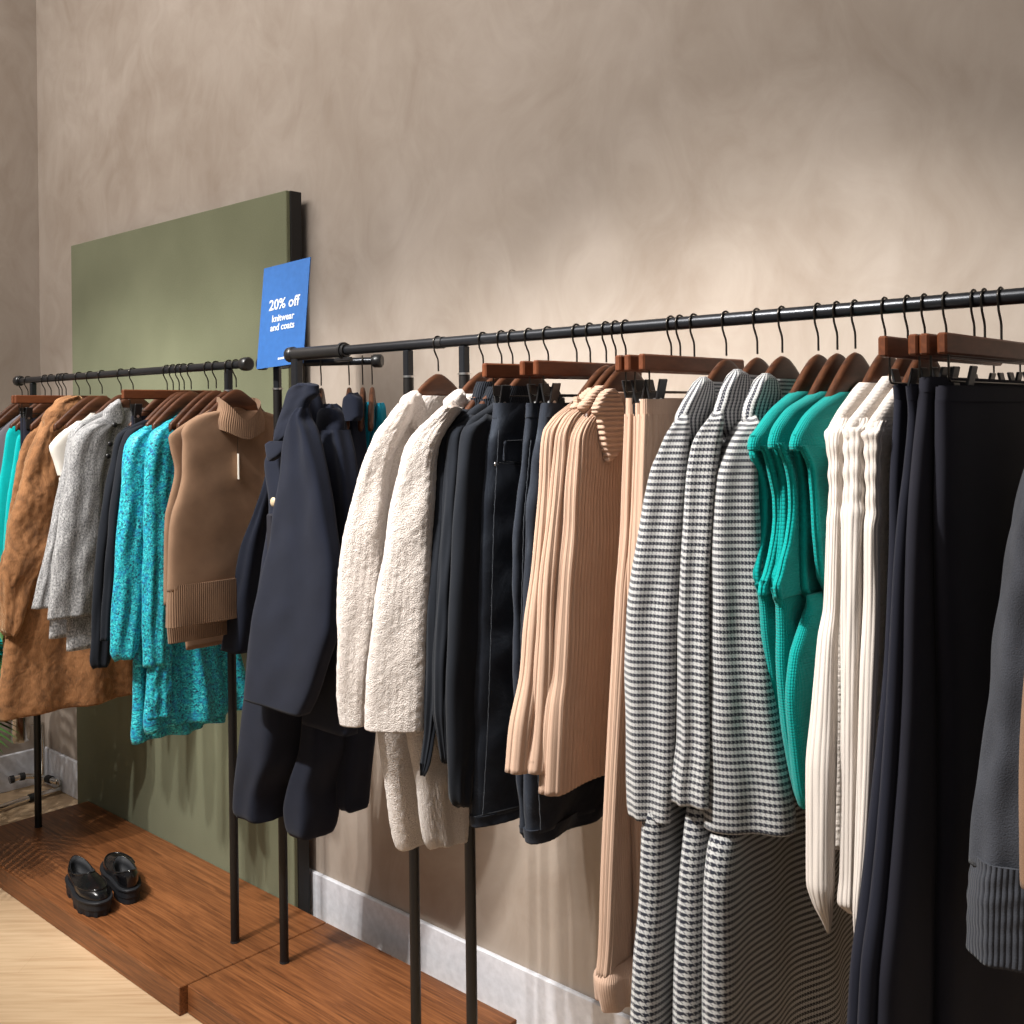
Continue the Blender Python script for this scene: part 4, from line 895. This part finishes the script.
NT_=[(946,'clip hanger of the first navy trousers from the left','navy tailored trousers, first of four, beside cream cardigans','trouser_navy',[(399,896),(420,895),(489,891.6),(528,891.5),(600,889.5),(640,888),(676,886),(760,878),(832,870.7),(903,863),(975,854),(1230,844)],[(385.5,894.3),(400,895.8)],.011),
 (974,'clip hanger of the second navy trousers from the left','navy tailored trousers, second of four','trouser_navy',[(399,908.5),(410,909.5),(463,905.7),(507,900.5),(560,896),(640,892),(700,889),(832,880),(903,873),(975,864),(1230,855)],[(386,907),(401,908.5)],.0105),
 (984.5,'clip hanger of the third navy trousers from the left','charcoal tailored trousers, third of four, broad lit leg edge','trouser_charcoal',[(391,921),(405,920),(445,916),(507,911),(588,907.5),(680,905),(760,901),(820,896.7),(903,889.6),(987,881),(1230,875)],[(377.5,922),(393,920.6)],.014),
 (1001,'clip hanger of the rightmost trousers, bar end in front','charcoal tailored trousers, rightmost of four, broad dark front','trouser_charcoal',[(400,938),(445,938),(516,937),(640,939.5),(680,941),(820,942),(915,940),(1230,937)],[(386.5,938.5),(402,938)],.016)]
for i,(h,lb,lb2,mt,rows,waist,b) in enumerate(NT_):
    g=G(h,'right'); g.lim=.19; hang(g,'wide',lb)
    make(g,'tailored_trousers',lb2,'trousers','navy and charcoal tailored trousers',[
     ('legs',mt,[B(*rows,b=b,disp=folds((2,.0,.004,.1,.05),(4,.0005,.003,.32,.05)),nv=100)]),('waistband',mt,[B(*waist,b=b+.0012,nv=12)])])
g=G(1112,'right'); g.lim=.3; hang(g,'coat','walnut hanger of the grey sweater at the right edge')
make(g,'grey_sweater','grey marled sweater at the right edge, ribbed cuff hanging low','sweater',None,[
 ('body','grey_knit',[([('m',-.07,.07,-.09,.02),('m',-.19,.19,-.16,.02),('m',-.19,.19,-.3,.025),('m',-.19,.19,-.75,.025)],{})]),
 ('sleeve','grey_knit',[B((440,1034,1075),(470,1024.5,1064),(507,1015,1058),(544,1007.6,1054),(597,1000.6,1052),(640,995,1050),(680,992,1049),(731,986,1047),(790,977.5,1045),(820,974,1043),(862,972.5,1041),b=.04,tw=(-60,-.24),disp=SOFT(70,.003))]),
 ('cuff','grey_rib',[B((851,972.5,1041),(891,969.3,1040),(930,968.2,1039),(948,968.4,1037),b=.0435,tw=(-60,-.24),disp=SOFT(70,.002),nv=30)])])
g=G(1140,'right'); hang(g,'coat','walnut hanger of the camel sweater at the right edge')
make(g,'camel_sweater','camel sweater sleeve end just showing at the right edge','sweater',None,[
 ('body','tan_knit',[([('m',-.07,.07,-.09,.02),('m',-.19,.19,-.16,.02),('m',-.19,.19,-.3,.02),('m',-.19,.19,-.75,.02)],{})]),
 ('sleeve','tan_knit',[B((440,1062,1090),(600,1035,1075),(770,1021.5,1066),(890,1021.5,1062),(905,1022,1060),b=.02)])])

# ---- palm in a pot just left of the picture, one leaf tip reaching in
pl=thing('potted_palm','green potted palm at the left edge, only a leaf tip in view below the coats','plant',(-3.62,1.165,0))
m=MB(); m.pipe([(0,0,0),(0,0,.01),(0,0,.24),(0,0,.26),(0,0,.262)],[.10,.105,.135,.14,.132],32); m.build('pot',MAT['black_plastic'],pl)
m=MB(); m.pipe([(0,0,.20),(.01,0,.36),(.0,.01,.66)],[.02,.017,.013],10); m.build('stem',MAT['leaf'],pl)
rr=random.Random(4)
def frond(az,el,L,droop,zb):
    m=MB(); pts=[];p=np.array([0,0,zb]);a=el
    for i in range(15):
        pts.append(p.copy()); d=np.array([math.cos(a)*math.cos(az),math.cos(a)*math.sin(az),math.sin(a)]); p=p+d*L/14; a-=droop/14
    m.pipe(pts,list(np.linspace(.005,.0015,15)),6)
    side=np.array([-math.sin(az),math.cos(az),0])
    for i in range(3,15):
        t=i/14; ll=.20*math.sin(PI*min(1,.22+t*.75))+.03; fwd_=pts[i]-pts[i-1]; fwd_/=np.linalg.norm(fwd_)
        for sg in (-1,1):
            d=fwd_*.75+side*sg*.8+np.array([0,0,-.12]); d/=np.linalg.norm(d); w=np.cross(d,np.array([0,0,1.])); w/=np.linalg.norm(w)
            V=[]
            for q,ww in ((0,.3),(.25,.9),(.6,1.),(.85,.6),(1,.05)):
                c=pts[i]+d*ll*q+np.array([0,0,-.05*q*q]); V+= [tuple(c-w*.010*ww),tuple(c+np.array([0,0,.003*ww])),tuple(c+w*.010*ww)]
            m.add(V,[(k*3+j,k*3+j+1,k*3+j+4,k*3+j+3) for k in range(4) for j in range(2)])
    return m.build('frond',MAT['leaf'],pl)
for i in range(13):
    az=i*2.399+.3; c=math.cos(az)
    frond(az,rr.uniform(.75,1.25),rr.uniform(.46,.60)*(.80 if c>.2 else 1.),rr.uniform(1.0,1.7),.60+.006*i)
frond(.02,.35,.45,.85,.55)
